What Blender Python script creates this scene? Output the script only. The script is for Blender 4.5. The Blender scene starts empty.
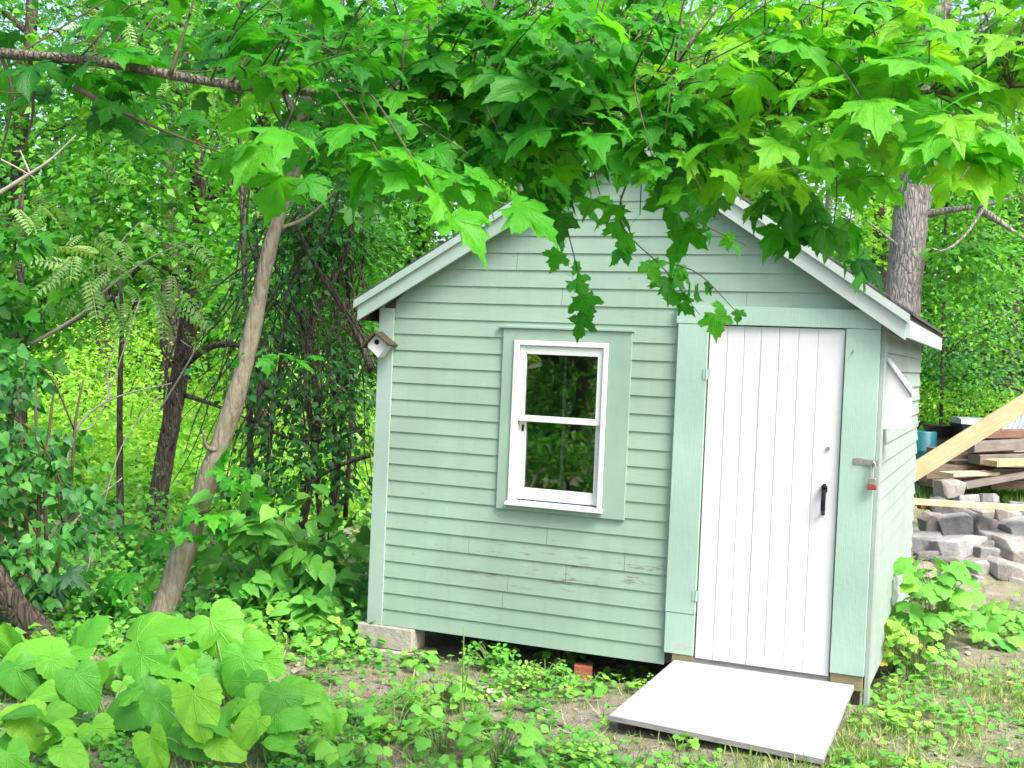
import bpy, bmesh, math, random
import numpy as np
from mathutils import Vector, Matrix

SEED = 11
random.seed(SEED)
rng = np.random.default_rng(SEED)
SC = bpy.context.scene
COL = SC.collection
PI = math.pi

# ------------------------------------------------------------------ camera
F = 1200.0
CAM = np.array([3.6867, -6.72, 1.6748])
PITCH, ROLL, YAW = -0.0235, 0.0432, -0.3934


def cam_basis():
    cp, sp, cy, sy = math.cos(PITCH), math.sin(PITCH), math.cos(YAW), math.sin(YAW)
    f = np.array([sy * cp, cy * cp, sp])
    r = np.array([cy, -sy, 0.0])
    u = np.cross(r, f)
    cr, sr = math.cos(ROLL), math.sin(ROLL)
    return r * cr + u * sr, -r * sr + u * cr, f


RT, UP, FW = cam_basis()


def at(u, v, d):
    """world point seen at pixel (u, v) at depth d metres along the view axis"""
    return CAM + d * (FW + RT * ((u - 512) / F) - UP * ((v - 384) / F))


def on_plane(u, v, axis, value):
    r = at(u, v, 1.0) - CAM
    return CAM + r * ((value - CAM[axis]) / r[axis])


def px(P):
    q = np.asarray(P) - CAM
    d = q @ FW
    return 512 + F * (q @ RT) / d, 384 - F * (q @ UP) / d, d


cd = bpy.data.cameras.new('camera')
cam = bpy.data.objects.new('camera', cd)
COL.objects.link(cam)
cam.matrix_world = Matrix(((RT[0], UP[0], -FW[0], CAM[0]), (RT[1], UP[1], -FW[1], CAM[1]),
                           (RT[2], UP[2], -FW[2], CAM[2]), (0, 0, 0, 1)))
cd.sensor_width = 36.0
cd.lens = 36.0 * F / 1024
cd.clip_start, cd.clip_end = 0.05, 2000
SC.camera = cam
cd.dof.use_dof = True
cd.dof.focus_distance = 6.6
cd.dof.aperture_fstop = 11.0


# ------------------------------------------------------------------ ground
def smooth(a, b, x):
    t = np.clip((np.asarray(x, float) - a) / (b - a), 0, 1)
    return t * t * (3 - 2 * t)


MOUND = [None]


def gz(x, y):
    x = np.asarray(x, float)
    y = np.asarray(y, float)
    z = -0.245 + 0.105 * smooth(0.0, 3.0, x)
    near = smooth(60, 20, np.hypot(x, y))
    z = z + near * (0.02 * np.sin(1.7 * x + 0.6 * y) * np.sin(1.3 * y - 0.4 * x) + 0.012 * np.sin(4.1 * x + 2.2 * y + 1) * np.sin(3.7 * y - 1.4 * x))
    z = z + near * 0.006 * np.sin(11.3 * x - 7.1 * y) * np.sin(9.7 * y + 5.3 * x)
    under = smooth(-0.15, 0.1, x) * smooth(3.2, 2.95, x) * smooth(-0.1, 0.15, y) * smooth(3.3, 3.0, y)
    z = z * (1 - under) + under * np.minimum(z, -0.26)
    if MOUND[0] is not None:
        for mx, my, rx, ry, h, a in MOUND[0]:
            ca, sa = math.cos(a), math.sin(a)
            dx, dy = x - mx, y - my
            z = z + h * np.exp(-((dx * ca + dy * sa) / rx) ** 2 - ((-dx * sa + dy * ca) / ry) ** 2)
    return z


def ground_at(u, v):
    r = at(u, v, 1.0) - CAM
    t = (-0.2 - CAM[2]) / min(r[2], -0.004)
    for _ in range(12):
        p = CAM + r * t
        t = (float(gz(p[0], p[1])) - CAM[2]) / min(r[2], -0.004)
    return CAM + r * t


# ------------------------------------------------------------------ materials
def new_mat(name):
    m = bpy.data.materials.new(name)
    m.use_nodes = True
    nt = m.node_tree
    nt.nodes.clear()
    out = nt.nodes.new('ShaderNodeOutputMaterial')
    return m, nt, out


class NT:
    def __init__(self, nt):
        self.nt = nt

    def n(self, typ, **kw):
        nd = self.nt.nodes.new(typ)
        for k, v in kw.items():
            if k.startswith('i_'):
                key = k[2:]
                key = int(key) if key.isdigit() else key.replace('_', ' ')
                if isinstance(v, bpy.types.NodeSocket):
                    self.nt.links.new(v, nd.inputs[key])
                else:
                    nd.inputs[key].default_value = v
            else:
                setattr(nd, k, v)
        return nd

    def link(self, a, b):
        self.nt.links.new(a, b)

    def math(self, op, a, b=0.0, clamp=False):
        nd = self.nt.nodes.new('ShaderNodeMath')
        nd.operation = op
        nd.use_clamp = clamp
        for i, v in enumerate((a, b)):
            if isinstance(v, bpy.types.NodeSocket):
                self.nt.links.new(v, nd.inputs[i])
            else:
                nd.inputs[i].default_value = v
        return nd.outputs[0]

    def noise(self, vec, scale, detail=4, rough=0.55):
        nd = self.n('ShaderNodeTexNoise')
        self.link(vec, nd.inputs['Vector'])
        nd.inputs['Scale'].default_value = scale
        nd.inputs['Detail'].default_value = detail
        nd.inputs['Roughness'].default_value = rough
        return nd.outputs['Fac']

    def ramp(self, fac, stops):
        nd = self.n('ShaderNodeValToRGB')
        self.link(fac, nd.inputs[0])
        el = nd.color_ramp.elements
        while len(el) < len(stops):
            el.new(0.5)
        for e, (p, c) in zip(el, stops):
            e.position = p
            e.color = (*c, 1) if len(c) == 3 else c
        return nd.outputs[0]

    def step(self, fac, lo, hi):
        nd = self.n('ShaderNodeMapRange')
        self.link(fac, nd.inputs[0])
        nd.inputs[1].default_value = lo
        nd.inputs[2].default_value = hi
        return nd.outputs[0]

    def mix(self, fac, a, b, blend='MIX'):
        nd = self.nt.nodes.new('ShaderNodeMix')
        nd.data_type = 'RGBA'
        nd.blend_type = blend
        for s, v in ((nd.inputs[0], fac), (nd.inputs[6], a), (nd.inputs[7], b)):
            if isinstance(v, bpy.types.NodeSocket):
                self.nt.links.new(v, s)
            else:
                s.default_value = v if isinstance(v, (int, float)) else ((*v, 1) if len(v) == 3 else v)
        return nd.outputs[2]

    def obj(self, scale=(1, 1, 1)):
        tc = self.n('ShaderNodeTexCoord')
        mp = self.n('ShaderNodeMapping')
        self.link(tc.outputs['Object'], mp.inputs[0])
        mp.inputs['Scale'].default_value = scale
        return mp.outputs[0]

    def bump(self, h, strength=0.3, dist=0.01):
        b = self.n('ShaderNodeBump')
        self.link(h, b.inputs['Height'])
        b.inputs['Strength'].default_value = strength
        b.inputs['Distance'].default_value = dist
        return b.outputs[0]

    def principled(self, out, color, rough=0.6, normal=None, metal=0.0, spec=0.4):
        p = self.n('ShaderNodeBsdfPrincipled')
        for s, v in (('Base Color', color), ('Roughness', rough)):
            if isinstance(v, bpy.types.NodeSocket):
                self.link(v, p.inputs[s])
            else:
                p.inputs[s].default_value = (*v, 1) if s == 'Base Color' else v
        p.inputs['Metallic'].default_value = metal
        p.inputs['Specular IOR Level'].default_value = spec
        if normal is not None:
            self.link(normal, p.inputs['Normal'])
        self.link(p.outputs[0], out.inputs[0])
        return p


def paint_mat(name, base, var=0.10, grain=(3, 3, 40), wear=0.0, wear_col=(0.20, 0.14, 0.09), dirt=0.25, rough=0.55, grain_bump=0.25, wear_box=None, specks=False):
    """old brushed paint over timber, streaks along the grain, dirt and bare patches"""
    m, nt, out = new_mat(name)
    N = NT(nt)
    o = N.obj()
    g = N.noise(N.obj(grain), 6.0, 5, 0.6)
    big = N.noise(o, 2.3, 4)
    fine = N.noise(o, 38.0, 3)
    dk = tuple(c * (1 - 2.2 * var) for c in base)
    lt = tuple(min(0.86, c * (1 + var)) for c in base)
    c = N.mix(N.step(big, 0.3, 0.7), dk, lt)
    c = N.mix(N.math('MULTIPLY', N.step(g, 0.5, 0.85), 0.35), c, tuple(x * 0.72 for x in base))
    sp = N.step(N.noise(o, 9.0, 6, 0.7), 0.60, 0.78)
    c = N.mix(N.math('MULTIPLY', sp, dirt), c, (base[0] * 0.45, base[1] * 0.42, base[2] * 0.38))
    if wear > 0:
        w = N.noise(N.obj((0.55, 1, 6.0) if wear_box and grain[2] > 5 else (0.8, 1, 3.5)), 7.0, 9, 0.75)
        w = N.step(w, 0.78 - 0.22 * wear, 0.80 - 0.22 * wear)
        if wear_box:
            sx = N.n('ShaderNodeSeparateXYZ')
            N.link(o, sx.inputs[0])
            x0, x1, z0, z1 = wear_box
            bx = N.math('MULTIPLY', N.step(sx.outputs[0], x0, x0 + 0.25), N.step(sx.outputs[0], x1, x1 - 0.1))
            bz = N.math('MULTIPLY', N.step(sx.outputs[2], z0, z0 + 0.05), N.step(sx.outputs[2], z1, z1 - 0.05))
            w = N.math('MULTIPLY', w, N.math('MULTIPLY', bx, bz))
        wc = N.mix(fine, wear_col, tuple(min(0.8, x * 2.2) for x in wear_col))
        c = N.mix(w, c, wc)
    if specks:
        w2 = N.noise(N.obj((0.7, 1, 2.2)), 13.0, 9, 0.78)
        c = N.mix(N.math('MULTIPLY', N.step(w2, 0.70, 0.74), 0.7), c, (0.34, 0.33, 0.28))
        c = N.mix(N.math('MULTIPLY', N.step(N.noise(N.obj((9, 1, 0.5)), 2.0, 4), 0.5, 0.75), 0.18), c, (base[0] * 0.6, base[1] * 0.62, base[2] * 0.62))
        vn = N.n('ShaderNodeTexVoronoi')
        N.link(N.obj((2.4, 1, 9.75)), vn.inputs['Vector'])
        vn.inputs['Scale'].default_value = 1.0
        vn.inputs['Randomness'].default_value = 0.55
        c = N.mix(N.math('MULTIPLY', N.step(vn.outputs['Distance'], 0.035, 0.02), 0.55), c, (0.13, 0.12, 0.09))
    h = N.math('ADD', N.math('MULTIPLY', g, 0.7), N.math('MULTIPLY', fine, 0.3))
    N.principled(out, c, rough, N.bump(h, grain_bump, 0.004), spec=0.35)
    return m


def wood_mat(name, a, b, grain=(2, 30, 30), rough=0.8, bump=0.5):
    m, nt, out = new_mat(name)
    N = NT(nt)
    g = N.noise(N.obj(grain), 3.0, 7, 0.65)
    big = N.noise(N.obj(), 4.0, 3)
    c = N.ramp(g, [(0.3, a), (0.7, b)])
    c = N.mix(N.math('MULTIPLY', N.step(big, 0.45, 0.75), 0.4), c, tuple(x * 0.6 for x in a))
    N.principled(out, c, rough, N.bump(g, bump, 0.006), spec=0.2)
    return m


def bark_mat(name, a, b, scale=1.0, ridge=7.0, lich=None, rough_=0.8):
    m, nt, out = new_mat(name)
    N = NT(nt)
    v = N.obj((1, 1, 0.22))
    vo = N.n('ShaderNodeTexVoronoi', feature='DISTANCE_TO_EDGE')
    wv = N.n('ShaderNodeVectorMath', operation='ADD')
    N.link(v, wv.inputs[0])
    nz = N.n('ShaderNodeTexNoise')
    N.link(v, nz.inputs['Vector'])
    nz.inputs['Scale'].default_value = 9
    sc = N.n('ShaderNodeVectorMath', operation='SCALE')
    N.link(nz.outputs['Color'], sc.inputs[0])
    sc.inputs['Scale'].default_value = 0.08
    N.link(sc.outputs[0], wv.inputs[1])
    N.link(wv.outputs[0], vo.inputs['Vector'])
    vo.inputs['Scale'].default_value = ridge * 4 * scale
    ed = N.step(vo.outputs['Distance'], 0.0, 0.22)
    fn = N.noise(N.obj((1, 1, 0.35)), 30 * scale, 6, 0.65)
    c = N.mix(ed, tuple(x * (1 - 0.6 * rough_) for x in a), a)
    c = N.mix(N.step(fn, 0.35, 0.75), c, b)
    if lich:
        c = N.mix(N.math('MULTIPLY', N.step(N.noise(N.obj(), 5.0, 6, 0.7), 0.55, 0.68), 0.6), c, lich)
    h = N.math('ADD', ed, N.math('MULTIPLY', fn, 0.6))
    N.principled(out, c, 0.9, N.bump(h, rough_, 0.02), spec=0.15)
    return m


def stone_mat(name, a, b):
    m, nt, out = new_mat(name)
    N = NT(nt)
    n1 = N.noise(N.obj(), 9, 6, 0.65)
    n2 = N.noise(N.obj(), 60, 4, 0.6)
    c = N.ramp(n1, [(0.3, a), (0.68, b)])
    c = N.mix(N.math('MULTIPLY', N.step(n2, 0.5, 0.7), 0.35), c, tuple(x * 0.55 for x in a))
    N.principled(out, c, 0.88, N.bump(N.math('ADD', n1, N.math('MULTIPLY', n2, 0.4)), 0.6, 0.02), spec=0.2)
    return m


def plain_mat(name, col, rough=0.5, metal=0.0, bump=0.1, var=0.25):
    m, nt, out = new_mat(name)
    N = NT(nt)
    n1 = N.noise(N.obj(), 14, 5, 0.6)
    c = N.mix(N.step(n1, 0.35, 0.7), tuple(x * (1 - var) for x in col), tuple(min(0.9, x * (1 + var * 0.4)) for x in col))
    N.principled(out, c, rough, N.bump(n1, bump, 0.004), metal=metal)
    return m


def leaf_mat(name, stops, transl=0.42, rough=0.45, veins=None, tcol=(1.25, 1.2, 0.55), spec=0.35):
    """thin leaf: the tone attribute picks the leaf colour, on the maple with light and shade in it, light passes through"""
    m, nt, out = new_mat(name)
    N = NT(nt)
    a = N.n('ShaderNodeAttribute', attribute_name='tone')
    c = N.ramp(a.outputs['Fac'], stops)
    nz = N.noise(N.obj(), 45.0, 3)
    c = N.mix(N.math('MULTIPLY', N.step(nz, 0.4, 0.8), 0.22), c, tuple(x * 0.6 for x in stops[0][1]))
    nrm = None
    if veins:
        uv = N.n('ShaderNodeUVMap')
        sx = N.n('ShaderNodeSeparateXYZ')
        N.link(uv.outputs[0], sx.inputs[0])
        x = N.math('SUBTRACT', sx.outputs[0], 0.5)
        y = N.math('SUBTRACT', sx.outputs[1], 0.2)
        tot = None
        for ang in veins:
            s, co = math.sin(ang), math.cos(ang)
            d = N.math('ABSOLUTE', N.math('SUBTRACT', N.math('MULTIPLY', x, co), N.math('MULTIPLY', y, s)))
            al = N.math('GREATER_THAN', N.math('ADD', N.math('MULTIPLY', x, s), N.math('MULTIPLY', y, co)), 0.0)
            w = N.math('MULTIPLY', N.step(d, 0.014, 0.004), al)
            tot = w if tot is None else N.math('MAXIMUM', tot, w)
        c = N.mix(N.math('MULTIPLY', tot, 0.22), c, tuple(min(0.8, q * 2.0 + 0.04) for q in stops[1][1]))
        h = N.math('ADD', tot, N.math('MULTIPLY', N.noise(uv.outputs[0], 22, 3), 0.8))
        nrm = N.bump(h, 0.6, 0.005)
    p = N.n('ShaderNodeBsdfPrincipled')
    N.link(c, p.inputs['Base Color'])
    p.inputs['Roughness'].default_value = rough
    p.inputs['Specular IOR Level'].default_value = spec
    t = N.n('ShaderNodeBsdfTranslucent')
    tc = N.mix(1.0, c, tcol, 'MULTIPLY')
    N.link(tc, t.inputs[0])
    if nrm is not None:
        N.link(nrm, p.inputs['Normal'])
        N.link(nrm, t.inputs['Normal'])
    ms = N.n('ShaderNodeMixShader')
    ms.inputs[0].default_value = transl
    N.link(p.outputs[0], ms.inputs[1])
    N.link(t.outputs[0], ms.inputs[2])
    N.link(ms.outputs[0], out.inputs[0])
    return m


MINT = (0.240, 0.350, 0.275)
M = {}
M['siding'] = paint_mat('mint siding paint', MINT, 0.06, (1.2, 6, 16), wear=1.02, wear_box=(-0.95, 0.42, 0.50, 0.80), specks=True, wear_col=(0.11, 0.105, 0.085), dirt=0.12)
M['siding_side'] = paint_mat('worn greyer mint side paint', (0.25, 0.31, 0.283), 0.08, (6, 1.2, 16), wear=0.3, dirt=0.2, wear_col=(0.28, 0.26, 0.22))  # greyer mint than the front, with bare patches
M['trim'] = paint_mat('mint trim paint', (0.30, 0.435, 0.37), 0.06, (30, 30, 1.2), wear=0.12, dirt=0.15, grain_bump=0.7)
M['trim_flat'] = paint_mat('mint casing paint', (0.236, 0.347, 0.279), 0.05, (30, 30, 1.2), dirt=0.1, grain_bump=0.25)
M['rake'] = paint_mat('pale mint rake paint', (0.29, 0.39, 0.345), 0.06, (2, 20, 20), wear=0.22, dirt=0.15)
M['peeling'] = paint_mat('peeling mint casing paint', (0.30, 0.435, 0.37), 0.06, (30, 30, 1.2), wear=1.25, wear_box=(0.40, 0.60, 0.10, 0.345), wear_col=(0.22, 0.14, 0.085), dirt=0.2)
M['pale'] = paint_mat('weathered white green paint', (0.375, 0.44, 0.415), 0.06, (20, 20, 2), wear=0.3, dirt=0.25, wear_col=(0.3, 0.28, 0.24))
M['white'] = paint_mat('white door paint', (0.55, 0.565, 0.585), 0.03, (30, 30, 1.2), dirt=0.14, grain_bump=0.15, rough=0.5)
M['frame'] = paint_mat('white window paint', (0.56, 0.60, 0.585), 0.04, (20, 20, 2), wear=0.15, dirt=0.12, wear_col=(0.35, 0.33, 0.3))
M['ramp'] = paint_mat('white ramp paint', (0.315, 0.315, 0.335), 0.07, (2, 20, 20), wear=0.3, dirt=0.4, wear_col=(0.35, 0.34, 0.32))
M['edge'] = wood_mat('raw plywood edge', (0.22, 0.21, 0.2), (0.38, 0.37, 0.36), (4, 4, 40))
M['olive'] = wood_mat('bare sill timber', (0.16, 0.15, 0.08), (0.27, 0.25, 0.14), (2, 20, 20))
M['dark_wood'] = wood_mat('dark unpainted framing', (0.06, 0.045, 0.035), (0.12, 0.09, 0.07))
M['shingle'] = stone_mat('asphalt shingle', (0.035, 0.035, 0.04), (0.09, 0.09, 0.1))
M['iron'] = plain_mat('black iron', (0.015, 0.015, 0.017), 0.4, 0.6)
M['steel'] = plain_mat('worn steel', (0.45, 0.44, 0.42), 0.35, 0.9)
M['rust'] = plain_mat('rusty steel', (0.22, 0.1, 0.06), 0.8, 0.3)
M['red'] = plain_mat('red enamel', (0.25, 0.03, 0.025), 0.45)
M['hole'] = plain_mat('painted hole shade', (0.008, 0.007, 0.006), 0.9)
M['concrete'] = stone_mat('old concrete', (0.25, 0.24, 0.20), (0.39, 0.37, 0.31))
M['concrete2'] = stone_mat('mossy concrete', (0.2, 0.2, 0.15), (0.4, 0.39, 0.33))
M['brick'] = stone_mat('red brick clay', (0.22, 0.06, 0.035), (0.32, 0.11, 0.07))
M['bark_pale'] = bark_mat('smooth maple bark', (0.145, 0.13, 0.095), (0.25, 0.23, 0.175), 1.6, 3, (0.21, 0.205, 0.14), 0.35)
M['bark_dark'] = bark_mat('dark wet bark', (0.06, 0.05, 0.042), (0.13, 0.11, 0.09), 1.2, 6)
M['bark_grey'] = bark_mat('ridged grey bark', (0.24, 0.22, 0.205), (0.46, 0.43, 0.405), 1.0, 8)
M['bark_limb'] = bark_mat('grey brown limb bark', (0.12, 0.11, 0.085), (0.27, 0.25, 0.195), 3.0, 6, (0.25, 0.27, 0.18))
M['twig'] = plain_mat('twig bark', (0.085, 0.065, 0.045), 0.85)
M['dead_twig'] = plain_mat('bleached dead twig', (0.30, 0.27, 0.23), 0.9)
M['stem'] = plain_mat('green stem', (0.16, 0.26, 0.07), 0.6)
M['drystem'] = plain_mat('straw stem', (0.42, 0.38, 0.22), 0.8)
VM = (0, 0.87, -0.87, 1.75, -1.75)
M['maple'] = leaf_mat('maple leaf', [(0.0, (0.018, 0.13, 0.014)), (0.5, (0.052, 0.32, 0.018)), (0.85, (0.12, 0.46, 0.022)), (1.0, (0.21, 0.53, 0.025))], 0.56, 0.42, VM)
M['maple_far'] = leaf_mat('small maple leaf', [(0.0, (0.022, 0.13, 0.016)), (0.6, (0.058, 0.30, 0.02)), (1.0, (0.14, 0.44, 0.028))], 0.42)
M['wood_leaf'] = leaf_mat('woodland leaf', [(0.0, (0.024, 0.13, 0.016)), (0.5, (0.068, 0.31, 0.022)), (1.0, (0.18, 0.48, 0.03))], 0.42)
M['dark_leaf'] = leaf_mat('dark shrub leaf', [(0.0, (0.02, 0.10, 0.024)), (0.6, (0.045, 0.21, 0.032)), (1.0, (0.10, 0.34, 0.04))], 0.3, 0.5)
M['blue_leaf'] = leaf_mat('blue green leaf', [(0.0, (0.03, 0.11, 0.05)), (0.6, (0.055, 0.19, 0.075)), (1.0, (0.12, 0.30, 0.12))], 0.35)
M['lime_leaf'] = leaf_mat('yellow green leaf', [(0.0, (0.11, 0.37, 0.028)), (0.5, (0.24, 0.58, 0.04)), (1.0, (0.40, 0.66, 0.07))], 0.45)  # lightened leaf colour, carries the sunlight of the clearing
M['frond'] = leaf_mat('frond leaflet', [(0.0, (0.06, 0.22, 0.03)), (0.6, (0.13, 0.34, 0.06)), (1.0, (0.28, 0.44, 0.16))], 0.4, 0.3)
M['burdock'] = leaf_mat('burdock leaf', [(0.0, (0.035, 0.18, 0.03)), (0.5, (0.095, 0.37, 0.03)), (0.85, (0.20, 0.49, 0.035)), (1.0, (0.40, 0.47, 0.06))], 0.35, 0.5, (0, 0.5, -0.5, 1.0, -1.0, 1.6, -1.6))
M['weed'] = leaf_mat('weed leaf', [(0.0, (0.045, 0.21, 0.035)), (0.55, (0.13, 0.41, 0.05)), (0.9, (0.26, 0.52, 0.065)), (1.0, (0.46, 0.46, 0.06))], 0.35, 0.55)
M['grassblade'] = leaf_mat('grass blade', [(0.0, (0.07, 0.18, 0.03)), (0.6, (0.18, 0.32, 0.06)), (1.0, (0.42, 0.42, 0.16))], 0.3, 0.6)
M['litter'] = leaf_mat('dead leaf', [(0.0, (0.14, 0.10, 0.06)), (0.6, (0.34, 0.29, 0.2)), (1.0, (0.36, 0.36, 0.32))], 0.15, 0.8)


def glass_mat():
    m, nt, out = new_mat('window glass')
    N = NT(nt)
    fr = N.n('ShaderNodeFresnel')
    fr.inputs['IOR'].default_value = 1.6
    g = N.n('ShaderNodeBsdfGlossy')
    g.inputs['Roughness'].default_value = 0.015
    wob = N.noise(N.obj(), 3.0, 2)
    N.link(N.bump(wob, 0.06, 0.02), g.inputs['Normal'])
    t = N.n('ShaderNodeBsdfTransparent')
    t.inputs[0].default_value = (0.82, 0.86, 0.83, 1)
    ms = N.n('ShaderNodeMixShader')
    N.link(N.math('MULTIPLY', fr.outputs[0], 3.3, True), ms.inputs[0])
    N.link(t.outputs[0], ms.inputs[1])
    N.link(g.outputs[0], ms.inputs[2])
    N.link(ms.outputs[0], out.inputs[0])
    return m


M['glass'] = glass_mat()


# ------------------------------------------------------------------ building helpers
def tag(o, label=None, cat=None, group=None, kind=None):
    if label:
        o['label'] = label
    if cat:
        o['category'] = cat
    if group:
        o['group'] = group
    if kind:
        o['kind'] = kind
    return o


def thing(name, loc, label, cat, group=None):
    o = bpy.data.objects.new(name, None)
    o.empty_display_size = 0.1
    COL.objects.link(o)
    o.location = Vector([float(c) for c in loc])
    return tag(o, label, cat, group)


def root_loc(o):
    while o.parent:
        o = o.parent
    return np.array(o.location)


class MB:
    """collects shapes in world coordinates and links them as ONE mesh"""

    def __init__(self):
        self.v, self.f, self.mi = [], [], []

    def add(self, vs, fs, mi=0, mat=None):
        o = len(self.v)
        for p in vs:
            p = Vector(p)
            self.v.append(tuple(mat @ p) if mat else tuple(p))
        for f in fs:
            self.f.append([o + i for i in f])
            self.mi.append(mi)
        return self

    def hexa(self, b, t, mi=0, mat=None):
        return self.add(list(b) + list(t), [(3, 2, 1, 0), (4, 5, 6, 7), (0, 1, 5, 4), (1, 2, 6, 5), (2, 3, 7, 6), (3, 0, 4, 7)], mi, mat)

    def box(self, x0, x1, y0, y1, z0, z1, mi=0, mat=None):
        return self.hexa([(x0, y0, z0), (x1, y0, z0), (x1, y1, z0), (x0, y1, z0)],
                         [(x0, y0, z1), (x1, y0, z1), (x1, y1, z1), (x0, y1, z1)], mi, mat)

    def prism(self, poly, axis, a, b, mi=0, mat=None):
        """polygon in the two other axes, extruded along axis from a to b"""
        def P(p, c):
            return {0: (c, p[0], p[1]), 1: (p[0], c, p[1]), 2: (p[0], p[1], c)}[axis]
        n = len(poly)
        vs = [P(p, a) for p in poly] + [P(p, b) for p in poly]
        fs = [tuple(range(n - 1, -1, -1)), tuple(range(n, 2 * n))] + [(i, (i + 1) % n, n + (i + 1) % n, n + i) for i in range(n)]
        return self.add(vs, fs, mi, mat)

    def tube(self, pts, rad, n=8, mi=0, wob=0.0, cap=True, seed=0):
        pts = [np.array(p, float) for p in pts]
        rad = list(rad) if hasattr(rad, '__len__') else [rad] * len(pts)
        o = len(self.v)
        ref = None
        for i, p in enumerate(pts):
            t = pts[min(i + 1, len(pts) - 1)] - pts[max(i - 1, 0)]
            t = t / (np.linalg.norm(t) + 1e-9)
            if ref is None:
                ref = np.cross(t, [0.3, 0.9, 0.1] if abs(t[2]) > 0.7 else [0, 0, 1.0])
            ref = ref - t * (ref @ t)
            ref = ref / (np.linalg.norm(ref) + 1e-9)
            bn = np.cross(t, ref)
            for k in range(n):
                a = 2 * PI * k / n
                r = rad[i] * (1 + wob * math.sin(3 * a + i * 1.3 + seed) * math.sin(i * 0.9 + seed))
                self.v.append(tuple(p + ref * math.cos(a) * r + bn * math.sin(a) * r))
        for i in range(len(pts) - 1):
            for k in range(n):
                a, b = o + i * n + k, o + i * n + (k + 1) % n
                self.f.append([a, b, b + n, a + n])
                self.mi.append(mi)
        if cap:
            self.f.append([o + k for k in range(n)][::-1])
            self.f.append([o + (len(pts) - 1) * n + k for k in range(n)])
            self.mi += [mi, mi]
        return self

    def build(self, name, mats, parent=None, smooth_=False, bevel=0.0, origin=None):
        base = root_loc(parent) if parent is not None else (np.array(origin, float) if origin is not None else np.zeros(3))
        me = bpy.data.meshes.new(name)
        V = np.array(self.v) - base
        me.from_pydata([tuple(p) for p in V], [], self.f)
        mats = mats if isinstance(mats, (list, tuple)) else [mats]
        for m in mats:
            me.materials.append(m)
        me.polygons.foreach_set('material_index', self.mi)
        if smooth_:
            me.polygons.foreach_set('use_smooth', [True] * len(me.polygons))
        me.update()
        o = bpy.data.objects.new(name, me)
        COL.objects.link(o)
        if parent is not None:
            o.parent = parent
        else:
            o.location = Vector(base)
        if bevel:
            b = o.modifiers.new('bevel', 'BEVEL')
            b.width = bevel
            b.segments = 2
            b.limit_method = 'ANGLE'
        return o


def spline(pts, k=6):
    """Catmull-Rom through points (any dimension)"""
    P = [np.array(p, float) for p in pts]
    P = [2 * P[0] - P[1]] + P + [2 * P[-1] - P[-2]]
    out = []
    for i in range(1, len(P) - 2):
        for j in range(k):
            t = j / k
            a, b, c, d = P[i - 1], P[i], P[i + 1], P[i + 2]
            out.append(0.5 * ((2 * b) + (-a + c) * t + (2 * a - 5 * b + 4 * c - d) * t * t + (-a + 3 * b - 3 * c + d) * t ** 3))
    out.append(P[-2])
    return out


# ------------------------------------------------------------------ leaf shapes (base at 0, tip towards +Y, face +Z)
def fan_leaf(half, centre, droop=0.25, fold=0.15, rings=2, petiole=0.0, ruff=0.0):
    out = list(half) + [(-x, y) for x, y in reversed(half[1:-1])]
    out = np.array(out)
    c = np.array(centre)
    n = len(out)
    V = [c]
    for r in range(1, rings + 1):
        V += list(c + (out - c) * (r / rings))
    V = np.array(V)
    Fc = []
    for i in range(n):
        Fc.append((0, 1 + i, 1 + (i + 1) % n))
    for r in range(1, rings):
        a, b = 1 + (r - 1) * n, 1 + r * n
        for i in range(n):
            j = (i + 1) % n
            Fc.append((a + i, b + i, b + j))
            Fc.append((a + i, b + j, a + j))
    d = V - c
    rr = np.hypot(d[:, 0], d[:, 1])
    ang = np.arctan2(d[:, 0], d[:, 1])
    z = -droop * rr ** 2 + fold * np.abs(V[:, 0]) * 0.6 + ruff * rr ** 2 * np.sin(ang * 7)
    V3 = np.column_stack([V, z])
    UV = np.column_stack([V[:, 0] + 0.5, V[:, 1] - c[1] + 0.2])
    if petiole:
        o = len(V3)
        w = 0.011
        ext = np.array([(-w, c[1], 0.0), (w, c[1], 0.0), (w, -petiole * 0.5, -0.05), (-w, -petiole * 0.5, -0.05), (w, -petiole, -0.18), (-w, -petiole, -0.18)])
        V3 = np.vstack([V3, ext])
        UV = np.vstack([UV, np.full((6, 2), 0.02)])
        Fc += [(o, o + 1, o + 2), (o, o + 2, o + 3), (o + 3, o + 2, o + 4), (o + 3, o + 4, o + 5)]
    return V3, np.array(Fc), UV


MAPLE_HALF = [(0, 0), (0.10, -0.05), (0.22, -0.07), (0.40, -0.15), (0.37, -0.03), (0.42, 0.04), (0.34, 0.10), (0.48, 0.12), (0.60, 0.14), (0.60, 0.23),
              (0.74, 0.36), (0.60, 0.38), (0.55, 0.46), (0.42, 0.42), (0.25, 0.44), (0.30, 0.56), (0.36, 0.66), (0.24, 0.70), (0.20, 0.80), (0.10, 0.82), (0, 1.04)]


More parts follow.
